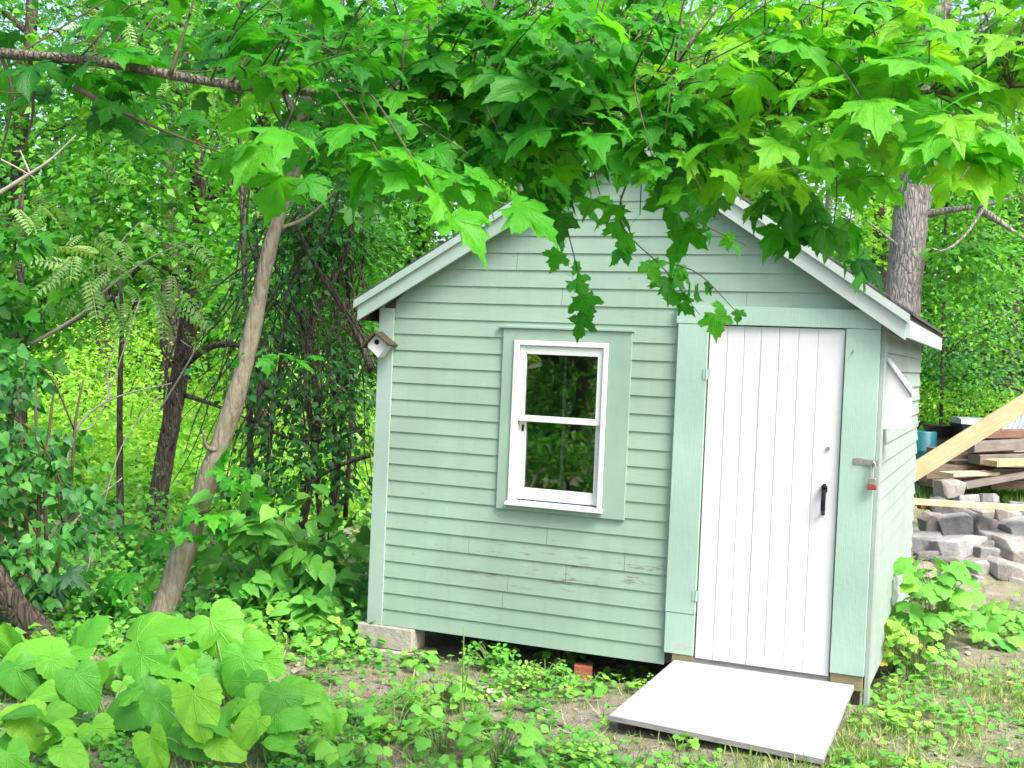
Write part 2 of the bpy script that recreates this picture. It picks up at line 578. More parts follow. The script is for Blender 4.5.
def maple_leaf(seed):
    """uneven lobes, curled tips and a buckled blade: no two alike"""
    q = np.random.default_rng(seed)
    h = [(x * (1 + q.normal(0, 0.05)), y + q.normal(0, 0.015)) for x, y in MAPLE_HALF]
    h[0], h[-1] = MAPLE_HALF[0], MAPLE_HALF[-1]
    V, Fc, UV = fan_leaf(h, (0, 0.06), q.uniform(0.1, 0.55), q.uniform(0.0, 0.5), 3, 0.7, q.uniform(0.03, 0.1))
    V = V.copy()
    ph = q.uniform(0, 6, 5)
    m = (np.abs(V[:, 0]) > 0.03) | (V[:, 1] > 0.1)
    V[:, 0] += m * 0.025 * np.sin(11 * V[:, 1] + ph[0])
    V[:, 1] += m * 0.03 * np.sin(9 * V[:, 0] + ph[1])
    V[:, 0] *= np.where(V[:, 0] > 0, q.uniform(0.85, 1.12), q.uniform(0.85, 1.12))
    V[:, 2] += m * (0.04 * np.sin(8 * V[:, 0] + ph[2]) * np.sin(7 * V[:, 1] + ph[3]) - 0.12 * np.maximum(0, V[:, 1] - 0.5) * q.uniform(0, 2))
    return V, Fc, UV


T_MAPLE = [maple_leaf(500 + k) for k in range(10)]
MAPLE_S = [(0, 0), (0.38, -0.12), (0.34, 0.1), (0.70, 0.36), (0.27, 0.44), (0.32, 0.68), (0, 1.0)]
T_MAPLE_S = [fan_leaf(MAPLE_S, (0, 0.1), 0.3, 0.2, 1)]
HEART = [(0, 0), (0.10, -0.15), (0.24, -0.21), (0.38, -0.14), (0.455, 0.02), (0.46, 0.18), (0.41, 0.36), (0.35, 0.54), (0.27, 0.71), (0.15, 0.85), (0, 0.94)]


def ragged(half, seed):
    """uneven heart leaf: wavy rim, one side wider than the other, the blade buckled"""
    q = np.random.default_rng(seed)
    fine = spline(half, 3)
    h = [(p[0] * (1 + q.normal(0, 0.035)), p[1] + q.normal(0, 0.010)) for p in fine]
    V, Fc, UV = fan_leaf(h, (0, 0.06), q.uniform(0.1, 0.5), q.uniform(0.05, 0.55), 3, 0.0, 0.0)
    V = V.copy()
    ph = q.uniform(0, 6, 4)
    r2 = V[:, 0] ** 2 + V[:, 1] ** 2
    V[:, 2] += 0.10 * r2 * np.sin(3 * np.arctan2(V[:, 0], V[:, 1]) + ph[0]) + 0.05 * r2 * np.sin(9 * np.arctan2(V[:, 0], V[:, 1]) + ph[1]) + 0.03 * np.sin(7 * V[:, 0] + ph[2]) * np.sin(6 * V[:, 1] + ph[3])
    V[:, 0] *= np.where(V[:, 0] > 0, q.uniform(0.85, 1.1), q.uniform(0.85, 1.1))
    V[:, 0] += 0.12 * q.normal() * V[:, 1] ** 2
    return V, Fc, UV


T_BURDOCK = [ragged(HEART, 300 + k) for k in range(9)]
HEART_S = [(0, 0), (0.24, -0.1), (0.44, 0.1), (0.34, 0.5), (0.12, 0.82), (0, 1.0)]
T_HEART = [fan_leaf(HEART_S, (0, 0.1), 0.35, 0.3, 1)]
LOBED = [(0, 0), (0.2, -0.14), (0.42, -0.06), (0.40, 0.12), (0.55, 0.26), (0.44, 0.42), (0.38, 0.50), (0.36, 0.68), (0.2, 0.74), (0.0, 0.92)]
T_LOBED = [fan_leaf(LOBED, (0, 0.06), 0.3, 0.25, 2, 0.0, 0.08), fan_leaf(LOBED, (0, 0.06), 0.5, 0.1, 2, 0.0, 0.05)]
T_OVATE = [(np.array([(0, 0, 0), (0.27, 0.38, 0.07), (0, 1.0, -0.12), (-0.27, 0.38, 0.07), (0, 0.45, 0.0)]), np.array([(0, 1, 4), (1, 2, 4), (2, 3, 4), (3, 0, 4)]), None)]
T_NARROW = [(np.array([(0, 0, 0), (0.10, 0.4, 0.03), (0, 1.0, -0.1), (-0.10, 0.4, 0.03)]), np.array([(0, 1, 2), (0, 2, 3)]), None)]
T_ROUND = [fan_leaf([(0, 0), (0.22, -0.08), (0.45, 0.05), (0.52, 0.35), (0.38, 0.66), (0, 0.78)], (0, 0.2), 0.1, 0.3, 1)]


def trefoil():
    V, Fc = [], []
    for k, a in enumerate((-1.9, 0, 1.9)):
        s, c = math.sin(a), math.cos(a)
        o = len(V)
        for x, y, z in ((0, 0.06, 0), (0.26, 0.45, 0.05), (0.12, 0.72, 0.02), (-0.12, 0.72, 0.02), (-0.26, 0.45, 0.05)):
            V.append((x * c + y * s, -x * s + y * c, z))
        Fc += [(o, o + 1, o + 2), (o, o + 2, o + 3), (o, o + 3, o + 4)]
    return np.array(V), np.array(Fc), None


T_TREFOIL = [trefoil()]


def frond(n=9, droop=0.5):
    V, Fc = [], []
    for i in range(n):
        t = 0.12 + 0.82 * i / (n - 1)
        zc = 0.12 * t - droop * t * t * 0.6
        L = 0.26 * (1 - 0.55 * abs(t - 0.45))
        for sgn in (1, -1):
            o = len(V)
            dx, dy = 0.93 * sgn, 0.36
            bx, by = -dy * 0.12, dx * 0.12
            V += [(0, t, zc), (dx * L * 0.4 + bx * L * 1.4, t + dy * L * 0.4 + by * L * 1.4, zc + 0.01), (dx * L, t + dy * L, zc - 0.10 * L * 3),
                  (dx * L * 0.4 - bx * L * 1.4, t + dy * L * 0.4 - by * L * 1.4, zc + 0.01)]
            Fc += [(o, o + 1, o + 2), (o, o + 2, o + 3)]
    o = len(V)
    for t in (0, 0.5, 1.0):
        zc = 0.12 * t - droop * t * t * 0.6
        V += [(-0.008, t, zc), (0.008, t, zc)]
    Fc += [(o, o + 1, o + 3), (o, o + 3, o + 2), (o + 2, o + 3, o + 5), (o + 2, o + 5, o + 4)]
    return np.array(V), np.array(Fc), None


T_FROND = [frond(9, 0.45), frond(8, 0.7)]


def blade():
    V = np.array([(-0.045, 0, 0), (0.045, 0, 0), (-0.035, 0.5, 0.06), (0.035, 0.5, 0.06), (0, 1, 0.3)], float)
    return V, np.array([(0, 1, 3), (0, 3, 2), (2, 3, 4)]), None


T_BLADE = [blade()]


def unit(a):
    return a / (np.linalg.norm(a, axis=-1, keepdims=True) + 1e-9)


class Leaves:
    def __init__(self):
        self.parts = []
        self.nv = 0

    def add(self, tmpls, pos, tip, nor, size, tone, wid=1.0):
        pos, tip, nor = (np.atleast_2d(np.asarray(a, float)) for a in (pos, tip, nor))
        N = len(pos)
        if N == 0:
            return self
        size = np.broadcast_to(np.asarray(size, float), (N,))
        tone = np.broadcast_to(np.asarray(tone, float), (N,))
        y = unit(tip)
        x = unit(np.cross(y, nor))
        z = np.cross(x, y)
        pick = rng.integers(0, len(tmpls), N)
        for k, (V, Fc, UV) in enumerate(tmpls):
            s = np.nonzero(pick == k)[0]
            if len(s) == 0:
                continue
            loc = (x[s][:, None, :] * V[None, :, 0:1] * wid + y[s][:, None, :] * V[None, :, 1:2] + z[s][:, None, :] * V[None, :, 2:3]) * size[s][:, None, None] + pos[s][:, None, :]
            m = len(V)
            fc = (Fc[None] + (np.arange(len(s)) * m)[:, None, None] + self.nv).reshape(-1, 3)
            uv = UV if UV is not None else np.column_stack([V[:, 0] + 0.5, V[:, 1] + 0.2])
            self.parts.append((loc.reshape(-1, 3), fc, np.repeat(tone[s], m), np.tile(uv, (len(s), 1))))
            self.nv += m * len(s)
        return self

    def build(self, name, mat, parent=None, origin=None):
        base = root_loc(parent) if parent is not None else (np.array(origin, float) if origin is not None else np.zeros(3))
        V = np.concatenate([p[0] for p in self.parts]) - base
        Fc = np.concatenate([p[1] for p in self.parts])
        T = np.concatenate([p[2] for p in self.parts])
        UV = np.concatenate([p[3] for p in self.parts])
        me = bpy.data.meshes.new(name)
        me.vertices.add(len(V))
        me.vertices.foreach_set('co', V.astype(np.float32).ravel())
        me.loops.add(len(Fc) * 3)
        me.loops.foreach_set('vertex_index', Fc.astype(np.int32).ravel())
        me.polygons.add(len(Fc))
        me.polygons.foreach_set('loop_start', np.arange(0, len(Fc) * 3, 3, dtype=np.int32))
        me.polygons.foreach_set('loop_total', np.full(len(Fc), 3, dtype=np.int32))
        me.update(calc_edges=True)
        at_ = me.attributes.new('tone', 'FLOAT', 'POINT')
        at_.data.foreach_set('value', np.clip(T, 0, 1).astype(np.float32))
        ul = me.uv_layers.new(name='UVMap')
        ul.data.foreach_set('uv', UV[Fc.ravel()].astype(np.float32).ravel())
        me.polygons.foreach_set('use_smooth', [True] * len(Fc))
        me.materials.append(mat)
        o = bpy.data.objects.new(name, me)
        COL.objects.link(o)
        if parent is not None:
            o.parent = parent
        else:
            o.location = Vector(base)
        return o


def rnd(n, s=1.0):
    return rng.normal(0, s, (n, 3))


def spray(L, tmpls, centre, n, size, spread, tone=(0.2, 0.9), flat=0.5, lean=None, hang=0.3, per=22, wid=1.0, shell=0.0, upward=0.9):
    """foliage in leaf clumps through an ellipsoid (spread = radii along view right, up, depth)"""
    sp = np.array(spread, float)
    k = max(1, n // per)
    d = unit(rnd(k))
    r = rng.random(k) ** (1 / 3)
    if shell:
        r = r * (1 - shell) + shell
    cc = d * r[:, None] * sp
    axes = np.stack([RT * [1, 1, 0], np.array([0, 0, 1.0]), FW * [1, 1, 0]])
    cc = cc @ axes + np.asarray(centre)
    ct = rng.uniform(tone[0], tone[1], k)
    idx = rng.integers(0, k, n)
    cs = min(0.30, 0.36 * float(np.mean(sp[:2]))) if k > 1 else float(np.mean(sp))
    off = rnd(n) * np.array([cs, cs, cs * flat])
    pos = cc[idx] + off
    out = unit(off + rnd(n, 0.4 * cs))
    tip = unit(out * np.array([1, 1, 0.5]) + np.array([0, 0, -hang]) + rnd(n, 0.25))
    nor = np.array([0, 0, upward]) + rnd(n, 0.45)
    if lean is not None:
        nor = nor + np.asarray(lean)
    tn = np.clip(ct[idx] + rng.normal(0, 0.12, n), 0, 1)
    L.add(tmpls, pos, tip, nor, size * rng.uniform(0.65, 1.25, n), tn, wid)
    return cc


TOCAM = -FW


def blob(L, tmpls, u, v, d, ru, rv, rd, n, size, **kw):
    """a crown lobe given where it shows and how far away it stands"""
    return spray(L, tmpls, at(u, v, d), n, size, (ru * d / F, rv * d / F, rd), **kw)


# ================================================================== GROUND
_st = []
MOUND_C = at(985, 560, 10.9)
ax_ = math.atan2(RT[1], RT[0])
MOUND[0] = [(MOUND_C[0], MOUND_C[1], 1.2, 0.5, 0.42, ax_)]


def ground_mat():
    m, nt, out = new_mat('soil and thatch')
    N = NT(nt)
    o = N.obj()
    n1 = N.noise(o, 0.9, 5, 0.6)
    n2 = N.noise(o, 6.0, 6, 0.65)
    n3 = N.noise(o, 60.0, 5, 0.7)
    vo = N.n('ShaderNodeTexVoronoi')
    N.link(o, vo.inputs['Vector'])
    vo.inputs['Scale'].default_value = 55
    c = N.ramp(n2, [(0.25, (0.13, 0.105, 0.08)), (0.5, (0.25, 0.215, 0.18)), (0.75, (0.37, 0.34, 0.30))])
    c = N.mix(N.math('MULTIPLY', N.step(n3, 0.45, 0.75), 0.55), c, (0.40, 0.36, 0.30))
    c = N.mix(N.math('MULTIPLY', N.step(n1, 0.42, 0.62), 0.55), c, (0.10, 0.16, 0.045))
    peb = N.step(vo.outputs['Distance'], 0.35, 0.1)
    c = N.mix(N.math('MULTIPLY', peb, N.step(n2, 0.5, 0.65)), c, (0.42, 0.40, 0.38))
    h = N.math('ADD', N.math('MULTIPLY', n3, 0.6), N.math('ADD', n2, N.math('MULTIPLY', peb, 0.3)))
    N.principled(out, c, 0.95, N.bump(h, 0.9, 0.03), spec=0.1)
    return m


def axis_coords(c, inner, step, outer):
    a = list(np.arange(c - inner, c + inner + 1e-6, step))
    s, x = step, c + inner
    r = []
    while x < c + outer:
        s *= 1.22
        x += s
        r.append(x)
    l = [2 * c - q for q in r][::-1]
    return np.array(l + a + r)


xs = axis_coords(2.0, 7.5, 0.09, 500)
ys = axis_coords(1.5, 9.5, 0.09, 500)
X, Y = np.meshgrid(xs, ys)
Z = gz(X, Y)
nx, ny = len(xs), len(ys)
V = np.column_stack([X.ravel(), Y.ravel(), Z.ravel()])
i = np.arange(nx * ny).reshape(ny, nx)
Q = np.stack([i[:-1, :-1], i[:-1, 1:], i[1:, 1:], i[1:, :-1]], -1).reshape(-1, 4)
me = bpy.data.meshes.new('ground')
me.from_pydata(V.tolist(), [], Q.tolist())
me.polygons.foreach_set('use_smooth', [True] * len(Q))
me.materials.append(ground_mat())
g = bpy.data.objects.new('ground', me)
COL.objects.link(g)
tag(g, kind='structure')

# ================================================================== SHED
W, D = 3.035, 2.97
ZB = -0.062
AX, AZ, EZ = 1.629, 3.0225, 1.984
OH, OV = 0.15, 0.112
SLL = (AZ - EZ) / (AX + OH)
SLR = (AZ - EZ) / (W + OH - AX)
RAKE = 0.135
shed = thing('garden_shed', (W / 2, D / 2, -0.24), 'small mint green clapboard shed with white plank door and gable roof', 'shed')


def roof_z(x):
    return AZ - (SLL * (AX - x) if x < AX else SLR * (x - AX))


DX0, DX1 = 2.100, 2.853
CL0 = 1.925
KX0, KX1, KZ0, KZ1 = 0.838, 1.649, 0.746, 1.842
EXP = 0.1025


def course(mb, x0a, x1a, x0b, x1b, z0, z1):
    """one clapboard: bottom edge proud, top edge tucked in (a = bottom, b = top)"""
    yb, yt = -0.0125, -0.004
    mb.hexa([(x0a, yb, z0), (x1a, yb, z0), (x1a, 0.0, z0), (x0a, 0.0, z0)],
            [(x0b, yt, z1), (x1b, yt, z1), (x1b, 0.0, z1), (x0b, 0.0, z1)])


front = MB()
rs = random.Random(4)
joints = {3: [0.93], 4: [1.30], 5: [0.66, 1.66], 6: [1.17], 7: [0.84, 1.10], 2: [0.9], 11: [0.5], 15: [0.44], 20: [1.2, 2.3], 22: [0.9, 1.9]}
row, z = 0, ZB
while z < AZ - 0.12:
    z1 = min(z + EXP, AZ - 0.10)
    zr = z + rs.uniform(-0.0025, 0.0025)
    t0, t1 = z + 0.10, z1 + 0.10      # the boards end behind the rake boards
    xl0 = max(0.085, AX - (AZ - t0) / SLL)
    xl1 = max(0.085, AX - (AZ - t1) / SLL)
    xr0 = min(W - 0.002, AX + (AZ - t0) / SLR)
    xr1 = min(W - 0.002, AX + (AZ - t1) / SLR)
    spans = []
    if z1 < 2.0:
        xr0 = xr1 = CL0 - 0.001
    if z1 > KZ0 and z < KZ1:
        if z < KZ0 - 0.004:
            course(front, KX0 + 0.004, KX1 - 0.004, KX0 + 0.004, KX1 - 0.004, zr, KZ0 + 0.015)
        if z1 > KZ1 + 0.004:
            course(front, KX0 + 0.004, KX1 - 0.004, KX0 + 0.004, KX1 - 0.004, KZ1 - 0.015, z1 + 0.004)
        spans = [(xl0, KX0 + 0.004, xl1, KX0 + 0.004), (KX1 - 0.004, xr0, KX1 - 0.004, xr1)]
    else:
        js = [j for j in joints.get(row, []) if xl0 + 0.1 < j < xr0 - 0.1]
        e = [(xl0, xl1)] + [(j, j) for j in js] + [(xr0, xr1)]
        for k in range(len(e) - 1):
            gl = 0.0012 if k > 0 else 0
            gr = 0.0012 if k < len(e) - 2 else 0
            spans.append((e[k][0] + gl, e[k + 1][0] - gr, e[k][1] + gl, e[k + 1][1] - gr))
    for a0, a1, b0, b1 in spans:
        if a1 - a0 > 0.02 and b1 - b0 > 0.005:
            course(front, a0, a1, b0, b1, zr, z1 + 0.004)
    z += EXP
    row += 1
front.build('front_wall', M['siding'], shed)
# sheathing behind the boards, with the window and the door left open
sh = MB()
sh.box(0.01, 0.88, 0.001, 0.05, ZB + 0.01, 1.86)
sh.box(0.88, 1.55, 0.001, 0.05, ZB + 0.01, 0.77)
sh.box(0.88, 1.55, 0.001, 0.05, 1.79, 1.86)
sh.box(1.55, DX0 - 0.02, 0.001, 0.05, ZB + 0.01, 1.86)
sh.box(DX0 - 0.02, W - 0.01, 0.012, 0.05, ZB + 0.01, 1.86)
sh.prism([(0.012, 1.86), (W - 0.012, 1.86), (W - 0.012, roof_z(W) - 0.07), (AX, AZ - 0.07), (0.012, roof_z(0) - 0.07)], 1, 0.001, 0.05)
sh.build('front_sheathing', M['dark_wood'], shed)

# side and back walls
side = MB()
z = ZB
while z < roof_z(W) - 0.10:
    z1 = min(z + EXP, roof_z(W) - 0.06)
    xb, xt = W + 0.017, W + 0.003
    side.hexa([(W, 0.10, z), (xb, 0.10, z), (xb, D, z), (W, D, z)], [(W, 0.10, z1 + 0.004), (xt, 0.10, z1 + 0.004), (xt, D, z1 + 0.004), (W, D, z1 + 0.004)])
    z += EXP
side.box(W - 0.05, W - 0.001, 0.052, D, ZB, roof_z(W) - 0.05)
side.build('side_wall', M['siding_side'], shed)
ls = MB()
z = ZB
while z < roof_z(0) - 0.10:
    z1 = min(z + EXP, roof_z(0) - 0.06)
    ls.hexa([(-0.017, 0.10, z), (0, 0.10, z), (0, D, z), (-0.017, D, z)], [(-0.003, 0.10, z1 + 0.004), (0, 0.10, z1 + 0.004), (0, D, z1 + 0.004), (-0.003, D, z1 + 0.004)])
    z += EXP
ls.box(0.001, 0.05, 0.052, D, ZB, roof_z(0) - 0.05)
ls.build('side_wall', M['siding'], shed)
bk = MB()
bk.prism([(0.0, ZB), (W, ZB), (W, roof_z(W) - 0.06), (AX, AZ - 0.06), (0.0, roof_z(0) - 0.06)], 1, D + 0.002, D + 0.04)
bk.build('back_wall', M['siding'], shed)
fl = MB().box(0.05, W - 0.05, 0.052, D - 0.01, ZB + 0.0, ZB + 0.05)
fl.build('floor_deck', M['dark_wood'], shed)

# corner boards
cb = MB().box(-0.022, 0.083, -0.024, -0.0005, ZB - 0.004, roof_z(0.0) - 0.13)
cb.box(-0.022, -0.0005, 0.0, 0.095, ZB - 0.004, roof_z(0) - 0.10)
cb.build('corner_board', M['rake'], shed, bevel=0.002)
cb = MB().hexa([(W + 0.0005, -0.012, -0.135), (W + 0.024, -0.012, -0.135), (W + 0.024, 0.098, -0.135), (W + 0.0005, 0.098, -0.135)],
               [(W + 0.0005, -0.012, roof_z(W) - 0.12), (W + 0.024, -0.012, roof_z(W) - 0.12), (W + 0.024, 0.098, roof_z(W) - 0.12), (W + 0.0005, 0.098, roof_z(W) - 0.12)])
cb.build('corner_board', M['siding_side'], shed, bevel=0.002)

# roof: two slabs of shingles on boards
OVB = 0.10
for sgn, sl, xe in ((-1, SLL, -OH), (1, SLR, W + OH)):
    dk = MB()
    y0, y1 = -OV + 0.004, D + OVB
    dk.hexa([(AX, y0, AZ - 0.03), (xe, y0, EZ - 0.03), (xe, y1, EZ - 0.03), (AX, y1, AZ - 0.03)],
            [(AX, y0, AZ - 0.004), (xe, y0, EZ - 0.004), (xe, y1, EZ - 0.004), (AX, y1, AZ - 0.004)])
    rf = dk.build('roof', M['dark_wood'], shed)
    shg = MB()
    n = 13
    for k in range(n):
        a, b = k / n, (k + 1) / n
        xa, xb_ = AX + (xe + sgn * 0.018 - AX) * b, AX + (xe - AX) * a
        za, zb_ = AZ + (EZ - 0.01 - AZ) * b, AZ + (EZ - AZ) * a
        shg.hexa([(xa, y0 - 0.022, za - 0.002), (xa, y1 + 0.02, za - 0.002), (xb_, y1 + 0.02, zb_ - 0.002), (xb_, y0 - 0.022, zb_ - 0.002)],
                 [(xa, y0 - 0.022, za + 0.014), (xa, y1 + 0.02, za + 0.014), (xb_, y1 + 0.02, zb_ + 0.004), (xb_, y0 - 0.022, zb_ + 0.004)])
    shg.build('shingles', M['shingle'], rf)

# rake boards: a wide board with a narrower strip proud of its upper edge
for sgn, sl, xe in ((-1, SLL, -OH), (1, SLR, W + OH)):
    rk = MB()
    y = -OV
    h = RAKE if sgn < 0 else RAKE + 0.01
    rk.hexa([(AX, y, AZ - 0.006 - h), (AX, y + 0.022, AZ - 0.006 - h), (xe - sgn * 0.02, y + 0.022, EZ + 0.02 * sl - 0.006 - h), (xe - sgn * 0.02, y, EZ + 0.02 * sl - 0.006 - h)][::1],
            [(AX, y, AZ - 0.006), (AX, y + 0.022, AZ - 0.006), (xe - sgn * 0.02, y + 0.022, EZ + 0.02 * sl - 0.006), (xe - sgn * 0.02, y, EZ + 0.02 * sl - 0.006)])
    rk.hexa([(AX, y - 0.02, AZ - 0.052), (AX, y - 0.0005, AZ - 0.052), (xe, y - 0.0005, EZ - 0.052), (xe, y - 0.02, EZ - 0.052)],
            [(AX, y - 0.02, AZ - 0.004), (AX, y - 0.0005, AZ - 0.004), (xe, y - 0.0005, EZ - 0.004), (xe, y - 0.02, EZ - 0.004)])
    # boxed soffit between the rake and the wall
    rk.hexa([(AX, y + 0.023, AZ - 0.055), (AX, 0.0, AZ - 0.055), (xe - sgn * 0.02, 0.0, EZ + 0.02 * sl - 0.055), (xe - sgn * 0.02, y + 0.023, EZ + 0.02 * sl - 0.055)],
            [(AX, y + 0.023, AZ - 0.035), (AX, 0.0, AZ - 0.035), (xe - sgn * 0.02, 0.0, EZ + 0.02 * sl - 0.035), (xe - sgn * 0.02, y + 0.023, EZ + 0.02 * sl - 0.035)])
    rk.build('rake_board', M['rake'] if sgn < 0 else M['pale'], shed)
# eave fascias with rafter tails
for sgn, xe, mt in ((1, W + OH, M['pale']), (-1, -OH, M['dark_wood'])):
    fa = MB()
    x0, x1 = (xe - 0.02, xe) if sgn > 0 else (xe, xe + 0.02)
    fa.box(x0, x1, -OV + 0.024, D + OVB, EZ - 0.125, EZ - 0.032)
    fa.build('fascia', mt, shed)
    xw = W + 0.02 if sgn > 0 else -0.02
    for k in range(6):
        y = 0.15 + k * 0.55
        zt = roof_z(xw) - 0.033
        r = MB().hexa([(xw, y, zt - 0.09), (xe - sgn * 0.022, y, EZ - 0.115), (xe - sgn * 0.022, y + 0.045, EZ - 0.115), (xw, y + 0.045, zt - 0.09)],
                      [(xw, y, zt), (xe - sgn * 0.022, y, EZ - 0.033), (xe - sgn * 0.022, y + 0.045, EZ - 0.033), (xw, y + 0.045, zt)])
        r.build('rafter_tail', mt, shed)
fr = MB().box(W + 0.001, W + 0.022, 0.10, D, roof_z(W) - 0.16, roof_z(W) - 0.06)
fr.build('frieze_board', M['pale'], shed)

# window
win = MB()
yc = -0.026
win.box(KX0, 0.912, yc, -0.001, KZ0, KZ1)
win.box(1.513, KX1, yc, -0.001, KZ0, KZ1)
win.box(0.912, 1.513, yc, -0.001, 1.775, KZ1)
win.box(0.912, 1.513, yc, -0.001, KZ0, 0.782)
win.box(KX0 - 0.03, KX1 + 0.01, yc - 0.012, -0.001, KZ1 + 0.0005, KZ1 + 0.014)
window = win.build('window', M['trim_flat'], shed, bevel=0.0015)
fm = MB()
fm.box(0.914, 0.952, -0.036, 0.045, 0.80, 1.773)
fm.box(1.482, 1.511, -0.036, 0.045, 0.80, 1.773)
fm.box(0.9525, 1.4815, -0.036, 0.045, 1.742, 1.773)
fm.build('window_frame', M['frame'], window, bevel=0.002)
sl_ = MB().hexa([(0.906, -0.062, 0.776), (1.519, -0.062, 0.776), (1.519, 0.045, 0.776), (0.906, 0.045, 0.776)],
                [(0.906, -0.062, 0.795), (1.519, -0.062, 0.795), (1.519, 0.045, 0.807), (0.906, 0.045, 0.807)])
sl_.build('sill', M['frame'], window, bevel=0.002)
us = MB()
us.box(0.954, 0.992, -0.022, 0.004, 1.285, 1.740)
us.box(1.445, 1.480, -0.022, 0.004, 1.285, 1.740)
us.box(0.9925, 1.4445, -0.022, 0.004, 1.690, 1.740)
us.box(0.9925, 1.4445, -0.022, 0.004, 1.285, 1.322)
us.build('sash', M['frame'], window, bevel=0.0015)
lw = MB()
lw.box(0.954, 0.998, 0.006, 0.034, 0.812, 1.310)
lw.box(1.441, 1.480, 0.006, 0.034, 0.812, 1.310)
lw.box(0.9985, 1.4405, 0.006, 0.034, 0.812, 0.882)
lw.box(0.9985, 1.4405, 0.006, 0.034, 1.283, 1.310)
lw.build('sash', M['frame'], window, bevel=0.0015)
MB().box(0.988, 1.449, -0.010, -0.006, 1.318, 1.695).build('pane', M['glass'], window)
MB().box(0.994, 1.445, 0.018, 0.022, 0.878, 1.288).build('pane', M['glass'], window)
MB().box(0.972, 0.986, 0.0, 0.0055, 1.225, 1.262).build('sash_lock', M['iron'], window)

# door: vertical planks
dj = [DX0 + 0.004, 2.205, 2.30, 2.395, 2.495, 2.60, 2.705, DX1 - 0.004]
dr = MB()
for a, b in zip(dj[:-1], dj[1:]):
    e = rs.uniform(0, 0.002)
    dr.prism([(a + 0.0008, -0.013), (a + 0.0008, -0.0195 - e), (a + 0.003, -0.022 - e), (b - 0.003, -0.022 - e), (b - 0.0008, -0.0195 - e), (b - 0.0008, -0.013)], 2, 0.004, 1.895)
door = dr.build('door', M['white'], shed)
MB().box(DX0 + 0.006, DX1 - 0.006, -0.0175, 0.011, 0.006, 1.893).build('door_backing', M['frame'], door)
hd = MB()
hx, hz = DX1 - 0.075, 0.965
hd.box(hx - 0.009, hx + 0.009, -0.030, -0.0225, hz - 0.085, hz + 0.085)
hd.box(hx - 0.016, hx + 0.016, -0.031, -0.0225, hz + 0.04, hz + 0.075)
hd.tube([(hx, -0.03, hz + 0.055), (hx, -0.062, hz + 0.045), (hx, -0.068, hz), (hx, -0.062, hz - 0.055), (hx, -0.03, hz - 0.07)], 0.010, 8)
hd.box(hx - 0.012, hx + 0.012, -0.062, -0.03, hz + 0.066, hz + 0.078)
hd.build('handle', M['iron'], door, bevel=0.002)
MB().tube([(hx + 0.01, -0.024, 1.245), (hx + 0.01, -0.032, 1.245)], 0.010, 10).build('keyhole_plate', M['steel'], door)
for zz in (1.62, 0.36):
    hg = MB().box(DX0 - 0.02, DX0 + 0.02, -0.0465, -0.0445, zz - 0.03, zz + 0.03)
    hg.tube([(DX0, -0.045, zz - 0.03), (DX0, -0.045, zz + 0.03)], 0.005, 8)
    hg.build('hinge', M['trim'], door)

# door casing
cs = MB()
cs.box(CL0, DX0 - 0.002, -0.043, -0.001, 0.252, 1.899)
MB().box(CL0 + 0.002, DX0 - 0.004, -0.040, -0.001, 0.015, 0.250).build('casing_block', M['peeling'], shed, bevel=0.002)
cs.box(DX1 + 0.002, W - 0.0005, -0.043, 0.011, 0.03, 1.899)
cs.box(CL0 - 0.012, W - 0.0005, -0.045, -0.001, 1.901, 2.003)
cs.build('door_casing', M['trim'], shed, bevel=0.002)
MB().box(DX0 - 0.001, DX0 + 0.0, -0.001, 0.0, 0.02, 0.03)
MB().box(DX1 + 0.004, W - 0.006, -0.030, 0.011, -0.055, 0.028).build('sill_board', M['olive'], shed, bevel=0.003)
MB().box(DX0 - 0.06, DX1 + 0.003, -0.012, 0.011, -0.058, 0.001).build('threshold', M['edge'], shed)
MB().box(CL0 + 0.05, DX0 - 0.005, -0.034, -0.001, -0.05, 0.013).build('sill_board', M['olive'], shed)
# steel hasp on the right casing and small hook above
hs = MB()
hc = on_plane(868, 462, 1, -0.044)
hs.box(hc[0] - 0.075, hc[0] - 0.02, -0.0485, -0.0435, hc[2] - 0.016, hc[2] + 0.018)
hs.box(hc[0] - 0.02, hc[0] + 0.055, -0.054, -0.049, hc[2] - 0.016, hc[2] + 0.014)
hs.tube([(hc[0] + 0.03, -0.054, hc[2] - 0.008), (hc[0] + 0.03, -0.075, hc[2]), (hc[0] + 0.03, -0.054, hc[2] + 0.008)], 0.004, 6)
hs.build('hasp', M['steel'], shed, bevel=0.002)
hk = on_plane(853, 352, 1, -0.044)
MB().tube([(hk[0], -0.04, hk[2]), (hk[0], -0.07, hk[2] - 0.004), (hk[0] + 0.005, -0.075, hk[2] + 0.012)], 0.004, 6).build('hook', M['steel'], shed)

# padlock hanging from the hasp
pc = (hc[0] + 0.03, -0.07, hc[2] - 0.115)
pl = thing('padlock', pc, 'small steel padlock with red base hanging from the hasp', 'padlock')
MB().tube(spline([(pc[0] - 0.012, -0.07, pc[2] + 0.03), (pc[0] - 0.011, -0.069, pc[2] + 0.095), (pc[0], -0.067, pc[2] + 0.118), (pc[0] + 0.011, -0.069, pc[2] + 0.095), (pc[0] + 0.012, -0.07, pc[2] + 0.03)], 5), 0.0045, 8).build('shackle', M['steel'], pl, True)
MB().box(pc[0] - 0.021, pc[0] + 0.021, -0.080, -0.060, pc[2] - 0.004, pc[2] + 0.034).build('lock_body', M['steel'], pl, bevel=0.005)
MB().box(pc[0] - 0.024, pc[0] + 0.024, -0.082, -0.058, pc[2] - 0.030, pc[2] - 0.005).build('bumper', M['red'], pl, bevel=0.005)

